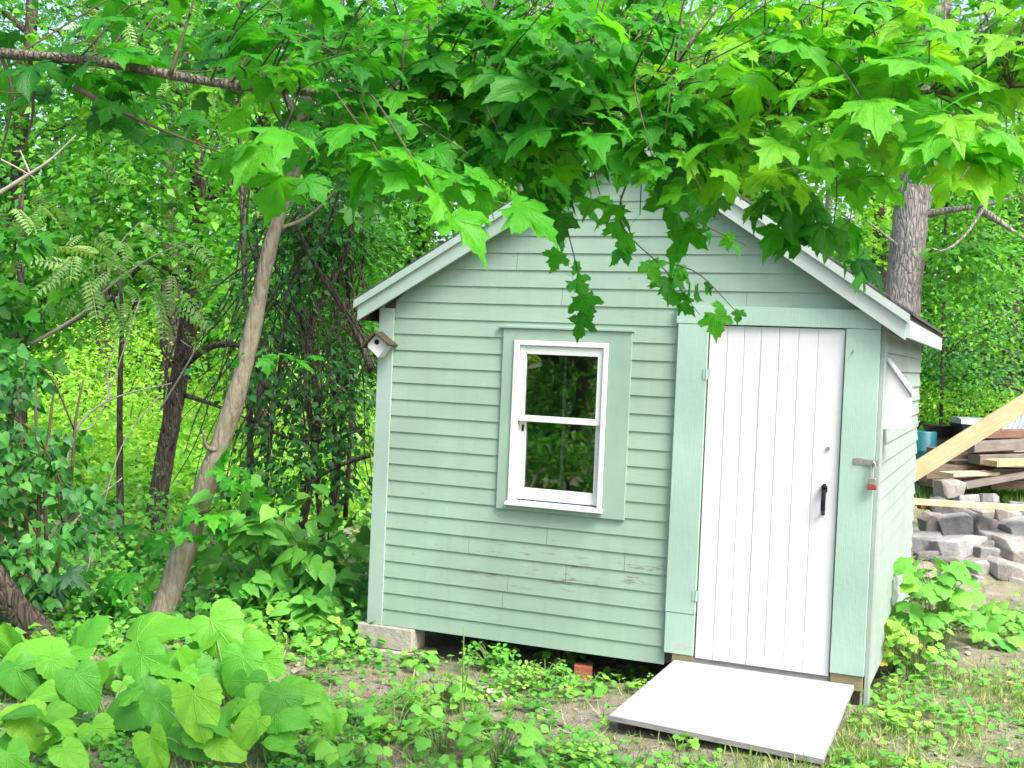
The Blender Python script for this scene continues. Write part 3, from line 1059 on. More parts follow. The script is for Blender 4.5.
# white box with sloping lid on the side wall
bx = MB()
a0 = on_plane(882, 428, 1, 0.115)
zb_, zt_, zo_ = 1.362, 1.735, 1.565
bwid = 0.128
xw = W + 0.020
bx.hexa([(xw, 0.12, zb_), (xw + bwid, 0.12, zb_ + 0.003), (xw + bwid, 0.34, zb_ + 0.003), (xw, 0.34, zb_)],
        [(xw, 0.12, zt_), (xw + bwid, 0.12, zo_), (xw + bwid, 0.34, zo_), (xw, 0.34, zt_)])
wb = thing('wall_box', (xw, 0.23, zb_), 'white wooden box with sloping lid fixed to the right side wall', 'box')
bx.build('box_body', M['white'], wb, bevel=0.002)
MB().hexa([(xw, 0.108, zt_ + 0.003), (xw + bwid + 0.015, 0.108, zo_ - 0.012), (xw + bwid + 0.015, 0.352, zo_ - 0.012), (xw, 0.352, zt_ + 0.003)],
          [(xw, 0.108, zt_ + 0.018), (xw + bwid + 0.015, 0.108, zo_ + 0.003), (xw + bwid + 0.015, 0.352, zo_ + 0.003), (xw, 0.352, zt_ + 0.018)]).build('lid', M['pale'], wb)

# birdhouse below the left eave, turned on its corner
bc = on_plane(377, 345, 1, -0.12)
bh = thing('birdhouse', bc, 'little pale birdhouse with mossy gabled roof under the left eave', 'birdhouse')
T = Matrix.Translation(Vector(bc)) @ Matrix.Rotation(math.radians(5), 4, 'Z') @ Matrix.Rotation(math.radians(-6), 4, 'Y')
s = 0.062
body = MB().prism([(0, -1.25 * s), (1.05 * s, -0.15 * s), (1.0 * s, 0.2 * s), (0, 1.1 * s), (-1.0 * s, 0.2 * s), (-1.05 * s, -0.15 * s)], 1, 0.0, 0.17, 0, T)
body.build('nest_body', M['frame'], bh, bevel=0.002)
MB().prism([(0.0 + 0.017 * math.cos(a), 0.3 * s + 0.017 * math.sin(a)) for a in np.linspace(0, 2 * PI, 15)[:-1]], 1, -0.002, 0.0, 0, T).build('entrance_shade', M['hole'], bh)  # near-black disc on the solid front, the hole's shade as colour
M['moss_roof'] = wood_mat('mossy roof board', (0.025, 0.023, 0.015), (0.075, 0.068, 0.04), (20, 2, 20))
for sg in (-1, 1):
    MB().hexa([(0.0, -0.035, 1.14 * s), (sg * 1.5 * s, -0.035, -0.22 * s), (sg * 1.5 * s, 0.20, -0.22 * s), (0, 0.20, 1.14 * s)],
              [(0.0, -0.035, 1.40 * s), (sg * 1.62 * s, -0.035, -0.08 * s), (sg * 1.62 * s, 0.20, -0.08 * s), (0, 0.20, 1.40 * s)], 0, T).build('roof_board', M['moss_roof'], bh)

# pole inside the shed, seen through the panes
MB().tube([(1.10, 0.42, ZB + 0.05), (1.11, 0.34, 2.0)], 0.013, 8).build('pole', M['white'], None, True, origin=(1.10, 0.42, ZB + 0.05))
tag(bpy.data.objects['pole'], 'thin white pole standing inside the shed behind the window', 'pole')

# ramp
b0, b1 = on_plane(681, 655, 2, -0.022), on_plane(855, 684, 2, -0.022)
f0, f1 = on_plane(609, 716, 2, -0.095), on_plane(823, 760, 2, -0.085)
b0[1] = min(b0[1], -0.048)
b1[1] = min(b1[1], -0.05)
rp = thing('door_ramp', (f0 + f1) / 2, 'flat white painted board ramp leading up to the door', 'ramp')
rp.location.z = -0.16
dn = np.array([0, 0, -0.022])
lift = np.array([0, 0, 0.0006])
MB().hexa([b0 + dn, f0 + dn, f1 + dn, b1 + dn], [b0, f0, f1, b1]).build('ramp_core', M['edge'], rp)
ins = lambda p, q: p + (q - p) * 0.002
MB().hexa([b0 + lift, f0 + lift, f1 + lift, b1 + lift], [p + np.array([0, 0, 0.0035]) for p in (b0, f0, f1, b1)]).build('ramp_top', M['ramp'], rp)
for t in (0.06, 0.5, 0.94):
    p, q = b0 + (b1 - b0) * t, f0 + (f1 - f0) * t
    w = unit((b1 - b0)[None])[0] * 0.045
    gq = float(gz(q[0], q[1]))
    q2 = q + (p - q) * 0.09
    MB().hexa([np.array([*(p - w)[:2], -0.16]), np.array([*(q2 - w)[:2], gq - 0.03]), np.array([*(q2 + w)[:2], gq - 0.03]), np.array([*(p + w)[:2], -0.16])],
              [p - w + dn * 1.03, q2 - w + dn * 1.03, q2 + w + dn * 1.03, p + w + dn * 1.03]).build('ramp_joist', M['dark_wood'], rp)


# foundation blocks and brick
def block(name, x0, x1, y0, y1, z0, z1, mat, label, cat, group=None, rot=0.0, bev=0.006):
    c = ((x0 + x1) / 2, (y0 + y1) / 2, z0)
    mb = MB()
    R = Matrix.Translation(Vector(c)) @ Matrix.Rotation(rot, 4, 'Z') @ Matrix.Translation(-Vector(c))
    n = 5
    mb.box(x0, x1, y0, y1, z0, z1, 0, R)
    o = mb.build(name, mat, None, bevel=bev, origin=c)
    return tag(o, label, cat, group)


block('concrete_block', -0.075, 0.315, -0.05, 0.14, -0.205, ZB - 0.005, M['concrete'], 'pale concrete block directly under the left shed corner', 'concrete block', 'foundation blocks')
block('concrete_block', 0.0, 0.40, -0.085, 0.15, -0.30, -0.208, M['concrete2'], 'mossy lower concrete block half sunk in the soil', 'concrete block', 'foundation blocks', 0.04)
block('concrete_block', W - 0.35, W - 0.03, 0.07, 0.25, -0.30, ZB - 0.003, M['concrete2'], 'concrete block in shadow behind the ramp under right corner', 'concrete block', 'foundation blocks')
bp = on_plane(601, 657, 2, -0.17)
block('red_brick', bp[0] - 0.06, bp[0] + 0.05, 0.0, 0.09, -0.25, -0.145, M['brick'], 'loose red brick lying below the front wall', 'brick', rot=0.3)

# ================================================================== TREES AND PLANTS
def tree_root(name, base, label, cat='tree', group=None):
    return thing(name, (base[0], base[1], float(gz(base[0], base[1]))), label, cat, group)


def pixel_path(pts):
    return [at(u, v, d) for u, v, d in pts]


def limb_tube(mb, pts, r0, r1, k=5, n=8, wob=0.08, seed=0):
    P = spline(pts, k)
    R = np.linspace(r0, r1, len(P))
    mb.tube(P, R, n, 0, wob, True, seed)
    return P


def wig(P, amp, seed):
    r = np.random.default_rng(seed)
    return [p + r.normal(0, amp, 3) * (0 if i in (0,) else 1) for i, p in enumerate(P)]


# ---- the near maple: trunk on the left, long limb across the top of the view
mt_base = ground_at(46, 650)
maple = tree_root('maple_tree', mt_base, 'near maple with long limb and big lobed leaves hanging over the roof', 'tree')
tr = MB()
trunk_pts = [mt_base + np.array([0.03, 0.02, -0.1]), at(36, 632, 7.45), at(8, 600, 7.35), at(-60, 500, 7.0), at(-190, 330, 6.4), at(-300, 170, 5.6), at(-330, 60, 4.9), at(-300, -120, 4.6), at(-250, -330, 4.6)]
P = spline(trunk_pts, 5)
tr.tube(P, [0.17 if i == 0 else 0.14 - 0.085 * i / len(P) - (0.03 if i > 1 else 0.0) for i in range(len(P))], 12, 0, 0.1)
tr.build('trunk', M['bark_dark'], maple, True)
limb = [at(-330, 60, 4.9), at(-180, 46, 4.1), at(-60, 49, 3.55), at(0, 53, 3.4), at(100, 62, 3.35), at(210, 82, 3.3), at(300, 91, 3.3), at(400, 95, 3.3), at(480, 96, 3.35), at(572, 105, 3.35),
        at(650, 107, 3.3), at(760, 100, 3.25), at(850, 95, 3.2), at(930, 92, 3.15), at(1010, 87, 3.1)]
lm = MB()
LP = spline(limb, 5)
LR = np.interp(np.linspace(0, 1, len(LP)), [0, 0.15, 0.25, 0.5, 0.75, 1], [0.042, 0.019, 0.014, 0.012, 0.009, 0.005])
lm.tube(LP, LR, 10, 0, 0.12)
lm.build('limb', M['bark_limb'], maple, True)
LPA = np.array(LP)
tw = MB()
ML = Leaves()
vmax_u = [0, 100, 200, 240, 300, 340, 400, 450, 520, 560, 600, 650, 700, 760, 800, 850, 900, 960, 1024]
vmax_v = [115, 135, 135, 170, 180, 190, 215, 225, 225, 215, 235, 245, 225, 240, 262, 250, 175, 185, 175]
dens_u = [-80, 0, 130, 230, 300, 400, 560, 700, 850, 1024, 1120]
dens_w = [0.16, 0.18, 0.22, 0.5, 0.85, 0.95, 0.95, 0.95, 0.9, 0.8, 0.75]
mr = random.Random(21)


def maple_spray(c, n, size, tone, rad=0.16, face=0.5, twig=True, start=None):
    """a twig end with its paired leaves spread nearly flat"""
    c = np.asarray(c)
    j = int(np.argmin(np.linalg.norm(LPA - c, axis=1)))
    j = max(3, j - mr.randint(0, 5))
    s = LPA[j] if start is None else np.asarray(start)
    if twig:
        mid = (s + c) / 2 + np.array([mr.uniform(-.10, .10), mr.uniform(-.10, .10), mr.uniform(-0.05, .12)])
        pth = spline([s, mid, c], 5)
        tw.tube(pth, np.linspace(0.0032, 0.0014, len(pth)), 5)
    dirv = unit((c - s)[None])[0]
    ang0 = mr.uniform(0, 2 * PI)
    pos, tip, nor, sz, tn = [], [], [], [], []
    for k in range(n):
        a = ang0 + k * 2 * PI / n * 1.0 + mr.uniform(-0.5, 0.5)
        out = np.array([math.cos(a), math.sin(a), 0])
        back = -dirv * mr.uniform(0, rad * 1.6)
        p = c + back + out * mr.uniform(0.3, 1.0) * rad * 0.6 + np.array([0, 0, mr.uniform(-0.06, 0.05)])
        t = unit((out + np.array([0, 0, -mr.uniform(0.05, 0.6)]) + TOCAM * mr.uniform(0, 0.45) + dirv * 0.25)[None])[0]
        nn = np.array([mr.gauss(0, .3), mr.gauss(0, .3), 1.0]) + TOCAM * mr.uniform(face * 0.3, face * 1.8)
        pos.append(p); tip.append(t); nor.append(nn)
        sz.append(size * mr.uniform(0.62, 1.2)); tn.append(min(1, max(0, tone + mr.gauss(0, 0.13))))
    ML.add(T_MAPLE, pos, tip, nor, sz, tn)


n_sp = 0
while n_sp < 225:
    u = mr.uniform(-60, 1110)
    if mr.random() > np.interp(u, dens_u, dens_w):
        continue
    vm = np.interp(u, vmax_u, vmax_v)
    v = -70 + (vm + 40) * mr.random() ** 0.9
    d = mr.uniform(2.75, 4.2) if v < 130 else mr.uniform(2.9, 4.2)
    if u < 250 and v < 75 and mr.random() < 0.8:
        continue
    lv_ = np.interp(u, [0, 210, 480, 760, 1010], [53, 82, 96, 100, 87])
    if d < 3.65 and -34 < v - lv_ < 30 and mr.random() < (0.97 if u < 450 else 0.78):
        continue
    tone = 0.54 + (0.33 if u > 690 else 0.0) - (0.09 if (u < 230 or (430 < u < 690 and v < 90)) else 0)  # lit right side and shaded left and centre put into the leaf tone
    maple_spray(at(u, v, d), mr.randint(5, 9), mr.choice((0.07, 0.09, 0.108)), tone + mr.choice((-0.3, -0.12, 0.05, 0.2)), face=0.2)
    n_sp += 1
# the sprays one can tell apart in the photograph
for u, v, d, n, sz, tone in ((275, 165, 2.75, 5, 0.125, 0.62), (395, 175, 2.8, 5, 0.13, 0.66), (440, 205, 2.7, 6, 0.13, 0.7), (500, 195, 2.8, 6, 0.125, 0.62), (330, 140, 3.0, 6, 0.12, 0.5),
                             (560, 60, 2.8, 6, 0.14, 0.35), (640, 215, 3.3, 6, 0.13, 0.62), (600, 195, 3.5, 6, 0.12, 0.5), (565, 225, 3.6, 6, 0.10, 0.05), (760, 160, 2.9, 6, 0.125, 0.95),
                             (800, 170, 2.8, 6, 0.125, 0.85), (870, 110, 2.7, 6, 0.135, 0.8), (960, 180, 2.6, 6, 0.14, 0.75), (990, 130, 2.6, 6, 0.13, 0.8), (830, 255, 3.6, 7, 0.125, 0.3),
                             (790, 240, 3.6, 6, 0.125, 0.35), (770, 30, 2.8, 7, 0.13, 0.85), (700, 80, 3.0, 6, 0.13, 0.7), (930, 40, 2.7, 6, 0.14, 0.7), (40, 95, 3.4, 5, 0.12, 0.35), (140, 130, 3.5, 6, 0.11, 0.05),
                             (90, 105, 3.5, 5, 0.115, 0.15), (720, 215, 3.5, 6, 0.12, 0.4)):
    maple_spray(at(u, v, d), n, sz, tone)  # tones hold the lit right and backlit left sprays as leaf colour


# drooping twigs in front of the gable
def droop_twig(pts, n, size, tone, r=0.004):
    Pp = spline(pixel_path(pts), 6)
    tw.tube(Pp, np.linspace(r, 0.0012, len(Pp)), 5)
    pos, tip, nor, sz, tn = [], [], [], [], []
    for k in range(n):
        i = int((0.25 + 0.75 * k / max(1, n - 1)) * (len(Pp) - 1))
        p = Pp[i] + np.array([mr.gauss(0, .03), mr.gauss(0, .03), mr.gauss(0, .02)])
        pos.append(p)
        tip.append(np.array([mr.gauss(0, .6), mr.gauss(0, .6), -0.9]))
        nor.append(TOCAM * 0.8 + np.array([mr.gauss(0, .5), mr.gauss(0, .5), 0.5]))
        sz.append(size * mr.uniform(0.6, 1.15))
        tn.append(min(1, max(0, tone + 0.15 + mr.gauss(0, .18))))
    ML.add(T_MAPLE, pos, tip, nor, sz, tn)


droop_twig([(600, 106, 3.4), (640, 150, 3.8), (690, 215, 4.2), (745, 245, 4.5)], 8, 0.11, 0.4)
droop_twig([(640, 150, 3.8), (620, 220, 4.2), (665, 270, 4.5), (700, 315, 4.6)], 13, 0.095, 0.3)
droop_twig([(665, 262, 4.5), (700, 275, 4.6), (742, 318, 4.6)], 6, 0.085, 0.3)
droop_twig([(560, 105, 3.4), (555, 170, 3.9), (575, 260, 4.4), (590, 318, 4.5)], 12, 0.09, 0.25)
droop_twig([(520, 100, 3.35), (545, 160, 3.7), (560, 215, 3.9)], 9, 0.11, 0.1)
droop_twig([(620, 106, 3.4), (650, 140, 3.6), (690, 175, 3.7)], 6, 0.11, 0.45)
droop_twig([(75, 88, 3.3), (150, 125, 3.4), (235, 158, 3.5)], 4, 0.10, 0.2, 0.009)
droop_twig([(740, 100, 3.25), (765, 150, 3.4), (805, 205, 3.5), (850, 262, 3.7)], 8, 0.12, 0.35)
droop_twig([(840, 95, 3.2), (880, 140, 3.1), (940, 175, 2.9)], 5, 0.13, 0.75)
for pts in ([(0, 53, 3.4), (12, 100, 3.42), (-8, 190, 3.45)], [(30, 55, 3.4), (33, 110, 3.4), (24, 150, 3.45)], [(170, 75, 3.3), (185, 30, 3.3), (200, -20, 3.3)], [(560, 105, 3.35), (520, 150, 3.6), (440, 170, 3.7)],
            [(600, 106, 3.35), (560, 140, 3.7), (500, 165, 3.9)], [(480, 96, 3.35), (500, 40, 3.4), (470, -20, 3.4)], [(650, 106, 3.3), (680, 60, 3.3), (720, 5, 3.3)]):
    Pp = spline(pixel_path(pts), 6)
    tw.tube(Pp, np.linspace(0.006, 0.002, len(Pp)), 6)
# unseen canopy sprays above the frame, added to shade the left of the yard
for k in range(24):
    p = at(mr.uniform(-350, 620), mr.uniform(-420, -60), mr.uniform(3.0, 6.0))
    maple_spray(p, 7, 0.125, 0.4, 0.2, 0.3, False)
tw.build('twigs', M['twig'], maple, True)
ML.build('crown', M['maple'], maple)

# ---- leaning tree left of the shed
lb = ground_at(152, 628)
lt = tree_root('leaning_tree', lb, 'slender pale barked tree leaning right beside the shed', 'tree')
mb = MB()
tp = [lb + np.array([-0.02, 0, -0.1]), at(172, 585, 8.05), at(198, 510, 8.1), at(216, 455, 8.1), at(238, 390, 8.15), at(255, 320, 8.2), at(268, 255, 8.2), at(285, 195, 8.2), at(303, 120, 8.2), at(312, 40, 8.2), at(318, -90, 8.2), at(325, -260, 8.2)]
P = spline(tp, 5)
mb.tube(P, [0.13 if i == 0 else np.interp(i / len(P), [0, 0.15, 0.55, 1], [0.088, 0.080, 0.048, 0.034]) + 0.004 * math.sin(i * 1.1) for i in range(len(P))], 12, 0, 0.08)
for pts, r in (([(216, 450, 8.05), (206, 446, 8.0), (203, 430, 7.95)], 0.02), ([(285, 195, 8.2), (320, 140, 8.1), (390, 90, 8.0), (450, 20, 8.0)], 0.03), ([(303, 120, 8.2), (260, 60, 8.3), (230, -20, 8.3)], 0.028),
               ([(275, 230, 8.2), (310, 215, 8.3), (345, 180, 8.4)], 0.014)):
    limb_tube(mb, pixel_path(pts), r, 0.006)
mb.build('trunk', M['bark_pale'], lt, True)
L = Leaves()
for u, v, d, ru, rv, n in ((330, 20, 8.0, 90, 60, 320), (420, 40, 8.0, 80, 60, 260), (240, 40, 8.2, 60, 50, 160), (330, -150, 8.0, 250, 100, 500), (360, 150, 8.2, 60, 50, 150)):
    blob(L, T_MAPLE_S, u, v, d, ru, rv, 0.9, n, 0.12, tone=(0.1, 0.7), lean=TOCAM * 0.4)
L.build('crown', M['maple_far'], lt)
for u, v, n in ((205, 522, 8), (188, 530, 7), (232, 470, 7), (222, 505, 7), (245, 460, 4), (268, 365, 5), (300, 365, 5)):
    L = Leaves()
    spray(L, T_MAPLE, at(u, v, 7.85), n, 0.105, (0.08, 0.07, 0.08), tone=(0.4, 0.7), lean=TOCAM * 0.9, per=50)
    L.build('leafy_shoot', M['maple'], lt)

# ---- dark trunk behind it
db = at(152, 520, 12.3)
dt = tree_root('vine_clad_tree', db, 'dark crooked trunk behind the leaning tree, clad in vines', 'tree')
mb = MB()
zz = float(gz(db[0], db[1]))
tp = [np.array([db[0], db[1], zz - 0.1]), at(158, 500, 12.3), at(170, 430, 12.3), at(182, 360, 12.3), at(192, 290, 12.3), at(200, 225, 12.3), at(197, 170, 12.3), at(190, 90, 12.3), at(182, -20, 12.3), at(175, -200, 12.3)]
P = spline(tp, 5)
mb.tube(P, np.linspace(0.105, 0.06, len(P)), 10, 0, 0.12)
for pts, r in (([(182, 365, 12.3), (215, 345, 12.0), (255, 348, 11.8), (300, 360, 11.7)], 0.05), ([(197, 200, 12.3), (225, 190, 12.2), (260, 140, 12.2)], 0.04), ([(192, 290, 12.3), (150, 262, 12.1), (110, 300, 12.0), (60, 330, 11.9)], 0.03),
               ([(190, 100, 12.3), (140, 60, 12.3), (90, 10, 12.3)], 0.05), ([(186, 60, 12.3), (230, 20, 12.3), (260, -40, 12.3)], 0.045), ([(185, 395, 12.3), (215, 405, 12.1), (250, 420, 12.0)], 0.03)):
    limb_tube(mb, pixel_path(pts), r, 0.008)
r2 = random.Random(5)
for k in range(16):
    v0 = r2.uniform(120, 470)
    uc = np.interp(v0, [90, 225, 360, 500], [190, 200, 182, 158])
    pts = [(uc + r2.uniform(-14, 14), v0, 12.15), (uc + r2.uniform(-18, 18), v0 - 40, 12.1), (uc + 12 + r2.uniform(-22, 22), v0 - 85, 12.15)]
    limb_tube(mb, pixel_path(pts), 0.014, 0.006, 4, 5)
mb.build('trunk', M['bark_dark'], dt, True)
L = Leaves()
for u, v, d, ru, rv, n in ((120, 190, 12, 80, 60, 1300), (60, 250, 12, 60, 50, 700), (180, 130, 12, 70, 60, 900), (90, 90, 12.6, 90, 60, 1000), (150, 240, 11.8, 60, 40, 600), (225, 230, 12.2, 40, 60, 500), (200, 40, 12.5, 90, 60, 900), (60, -60, 12, 200, 70, 1000),
                           (215, 290, 11.9, 40, 40, 300)):
    blob(L, T_OVATE, u, v, d, ru, rv, 0.9, n, 0.10, tone=(0.2, 0.95), lean=TOCAM * 0.3, wid=1.2)
L.build('crown', M['wood_leaf'], dt)


# ---- generic background tree
def bg_tree(name, label, base_uvd, top_v, r0, blobs, tmpl, mat, size, bark='bark_dark', tone=(0.1, 0.9), bend=20, group=None, cat='tree', branches=True, wid=1.0, hang=0.3, flat=0.5, lean=0.3, stems=1, seed=0):
    q = random.Random(seed * 7 + 3)
    u, d = base_uvd
    b = at(u, 400, d)
    z0 = float(gz(b[0], b[1]))
    root = tree_root(name, b, label, cat, group)
    tv = top_v
    mb = MB()
    L = Leaves()
    cens = []
    for (bu, bv, ru, rv, n) in blobs:
        dd = d + q.uniform(-0.6, 0.6)
        cc = blob(L, tmpl, bu, bv, dd, ru, rv, max(0.5, ru * d / F * 0.8), n, size, tone=tone, lean=TOCAM * lean, wid=wid, hang=hang, flat=flat)
        cens.append((at(bu, bv, dd), cc))
    for s_ in range(stems):
        du = (s_ - (stems - 1) / 2) * 14
        top = at(u + du * 2 + q.uniform(-bend, bend), tv, d)
        base = np.array([b[0], b[1], z0 - 0.1]) + RT * du * d / F * 0.3
        mids = [base + (top - base) * t + np.array([q.uniform(-1, 1), q.uniform(-1, 1), 0]) * bend * d / F * 0.25 for t in (0.3, 0.6, 0.85)]
        P = spline([base] + mids + [top], 5)
        mb.tube(P, np.linspace(r0, r0 * 0.35, len(P)), 9, 0, 0.08)
    if branches:
        PA = np.array(P)
        for cen, cc in cens:
            j = int(np.argmin(np.linalg.norm(PA - (cen - np.array([0, 0, 0.5])), axis=1)))
            limb_tube(mb, [PA[j], (PA[j] + cen) / 2 + np.array([0, 0, 0.12]), cen], r0 * 0.35, 0.006, 4, 6)
            for t in range(min(6, len(cc))):
                c = cc[q.randrange(len(cc))]
                limb_tube(mb, [cen, (cen + c) / 2 + np.array([0, 0, 0.05]), c], r0 * 0.10 + 0.004, 0.003, 3, 4)
    mb.build('trunk' if cat == 'tree' else 'stems', M[bark], root, True)
    L.build('crown' if cat == 'tree' else 'foliage', M[mat], root)
    return root


# left woodland
bg_tree('deciduous_tree', 'leafy tree at the left edge behind the dark shrub', (20, 14.0), -80, 0.13, [(20, 60, 70, 70, 900), (0, 180, 60, 60, 900), (60, 130, 60, 50, 700), (10, 270, 50, 50, 700), (-40, 0, 80, 80, 600), (40, 310, 45, 40, 500)], T_OVATE, 'wood_leaf', 0.11, seed=1, group='trees in the woodland left of the shed', tone=(0.0, 0.75), wid=1.2)
bg_tree('deciduous_tree', 'far blue-green tree showing high up between maple limb and sky', (170, 24.0), -160, 0.22, [(150, 30, 70, 60, 1500), (220, 60, 60, 60, 1200), (120, -60, 110, 60, 1200), (240, -20, 80, 60, 900), (170, 110, 60, 40, 900)], T_OVATE, 'blue_leaf', 0.15, seed=2, group='trees in the woodland left of the shed', wid=1.1)
bg_tree('deciduous_tree', 'bright green tree seen between the leaning trunk and the dark trunk', (262, 19.0), -60, 0.16, [(250, 130, 55, 60, 1300), (240, 220, 45, 60, 1000), (280, 60, 60, 60, 900), (300, 190, 50, 50, 800), (255, 300, 40, 45, 700)], T_OVATE, 'wood_leaf', 0.12, seed=3, group='trees in the woodland left of the shed', tone=(0.3, 1.0), wid=1.2)
bg_tree('deciduous_tree', 'tall tree directly behind the left roof slope', (350, 15.5), -120, 0.15, [(360, 120, 70, 60, 1200), (420, 110, 70, 60, 1000), (330, 40, 70, 50, 900), (470, 140, 55, 40, 700), (400, 20, 90, 50, 900), (350, 200, 45, 40, 600)], T_OVATE, 'wood_leaf', 0.11, seed=4, group='trees in the woodland left of the shed', tone=(0.0, 0.7), wid=1.2)
bg_tree('deciduous_tree', 'grey trunked tree rising behind the roof ridge', (536, 14.0), -100, 0.17, [(520, 90, 80, 60, 900), (560, 10, 100, 60, 900), (470, 60, 70, 50, 700), (620, 60, 70, 60, 700), (600, 130, 60, 35, 500)], T_OVATE, 'wood_leaf', 0.11, bark='bark_grey', seed=5, tone=(0.3, 1.0), group='trees behind the shed', wid=1.2)
bg_tree('deciduous_tree', 'slim tree behind the upper right roof slope', (700, 16.0), -100, 0.10, [(690, 100, 70, 60, 900), (740, 160, 60, 50, 800), (680, 20, 90, 50, 800), (780, 60, 80, 60, 900), (790, 200, 50, 40, 600)], T_OVATE, 'wood_leaf', 0.11, bark='bark_grey', seed=6, tone=(0.35, 1.0), group='trees behind the shed', wid=1.2)
bg_tree('deciduous_tree', 'thin forked sapling beside the big grey trunk', (822, 14.5), 20, 0.055, [(820, 150, 50, 50, 700), (850, 70, 60, 50, 600), (800, 60, 50, 50, 500), (850, 220, 30, 35, 350)], T_OVATE, 'lime_leaf', 0.10, bark='bark_grey', seed=7, tone=(0.0, 0.6), group='trees behind the shed', wid=1.2)

for args in ((105, 27.0, 'tall far tree filling the upper left corner', [(60, 10, 80, 50, 1600), (150, -30, 90, 60, 1600), (20, 90, 60, 50, 1300), (110, 120, 70, 50, 1300), (-20, 20, 70, 70, 1000)], 51, 'wood_leaf', (0.2, 1.0)),
             (430, 22.0, 'full crowned tree in the gap left of the roof ridge', [(430, 210, 60, 45, 1700), (470, 150, 70, 50, 1500), (400, 130, 70, 50, 1300), (440, 60, 90, 60, 1400), (385, 250, 40, 35, 800), (500, 0, 90, 50, 1100)], 52, 'wood_leaf', (0.3, 1.0)),
             (640, 24.0, 'broad far tree right behind the roof peak', [(620, 60, 90, 60, 1700), (700, 110, 80, 60, 1500), (640, -20, 120, 50, 1500), (760, 30, 80, 60, 1300)], 53, 'lime_leaf', (0.0, 0.6)),
             (880, 23.0, 'light green far tree beyond the big grey trunk', [(860, 130, 70, 60, 1500), (930, 40, 90, 60, 1500), (840, 20, 80, 60, 1300), (985, 120, 60, 60, 1100), (870, 230, 40, 40, 700), (965, 210, 45, 45, 800)], 54, 'lime_leaf', (0.0, 0.6))):
    u_, d_, lab, bl, sdd, mt_, tn_ = args
    bg_tree('deciduous_tree', lab, (u_, d_), -160, 0.16, bl, T_OVATE, mt_, 0.14, seed=sdd, tone=tn_, group='tall trees far behind', wid=1.2, lean=0.15)

# big ridged trunk behind the right roof slope
bb = at(886, 470, 13.0)
bt = tree_root('big_trunk_tree', bb, 'thick straight grey ridged trunk behind the right roof slope', 'tree')
mb = MB()
tp = [np.array([bb[0], bb[1], float(gz(bb[0], bb[1])) - 0.1]), at(896, 380, 13.0), at(904, 290, 13.0), at(911, 215, 13.0), at(919, 165, 13.0), at(925, 105, 13.0), at(934, 20, 13.0), at(944, -150, 13.0)]
P = spline(tp, 6)
mb.tube(P, np.linspace(0.20, 0.165, len(P)), 16, 0, 0.05)
for pts, r in (([(916, 215, 13.0), (950, 210, 12.8), (985, 205, 12.6), (1030, 192, 12.5)], 0.05), ([(975, 206, 12.7), (1000, 222, 12.5), (1030, 243, 12.4)], 0.055), ([(985, 206, 12.6), (965, 235, 12.4), (945, 250, 12.3), (930, 248, 12.3)], 0.018),
               ([(922, 95, 13.0), (970, 50, 12.6), (1020, 40, 12.3)], 0.06), ([(924, 60, 13.0), (880, 20, 12.8), (830, -10, 12.6)], 0.06), ([(908, 255, 13), (885, 235, 12.8), (868, 222, 12.7)], 0.02)):
    limb_tube(mb, pixel_path(pts), r, 0.008)
mb.build('trunk', M['bark_grey'], bt, True)
L = Leaves()
for u, v, d, ru, rv, n in ((990, 60, 12.6, 80, 60, 900), (860, 20, 12.6, 80, 50, 700), (940, -80, 12.8, 200, 80, 1200), (1010, 150, 12.6, 50, 50, 500), (1000, 260, 12.8, 50, 40, 500), (960, 270, 12.8, 40, 30, 350)):
    blob(L, T_OVATE, u, v, d, ru, rv, 0.9, n, 0.105, tone=(0.2, 0.9), lean=TOCAM * 0.3, wid=1.2)
L.build('crown', M['wood_leaf'], bt)

# right background
bg_tree('deciduous_tree', 'thin dark stemmed tree right of the eave', (944, 19.5), 120, 0.035, [(960, 180, 60, 45, 1350), (985, 240, 60, 45, 1350), (945, 300, 45, 50, 1200), (1000, 320, 60, 50, 1350), (960, 110, 60, 40, 900)], T_OVATE, 'wood_leaf', 0.08, seed=8, tone=(0.35, 1.0), group='trees right of the shed', wid=1.2, bend=6)
bg_tree('deciduous_tree', 'pale leaved tree far back above the wood pile', (1010, 25.0), 40, 0.14, [(985, 330, 60, 50, 1100), (1020, 270, 60, 60, 1000), (950, 350, 40, 40, 700), (1040, 200, 60, 60, 700), (1000, 385, 60, 20, 500)], T_OVATE, 'blue_leaf', 0.11, seed=9, tone=(0.4, 1.0), group='trees right of the shed', wid=1.2)
bg_tree('deciduous_tree', 'dark foliaged tree seen past the right eave edge', (1045, 20.0), -20, 0.12, [(960, 380, 50, 25, 750), (990, 160, 70, 50, 1350), (1040, 120, 70, 70, 1050), (930, 330, 25, 60, 900), (960, 250, 50, 40, 900)], T_OVATE, 'wood_leaf', 0.085, seed=10, tone=(0.1, 0.8), group='trees right of the shed', wid=1.2)
bg_tree('leafy_bush', 'bright low bush between the right eave and the wood pile', (968, 20.0), 395, 0.02, [(960, 405, 40, 16, 700), (1000, 400, 50, 14, 600), (935, 405, 18, 18, 300)], T_OVATE, 'lime_leaf', 0.09, bark='twig', seed=11, tone=(0.2, 0.8), cat='bush', stems=4)

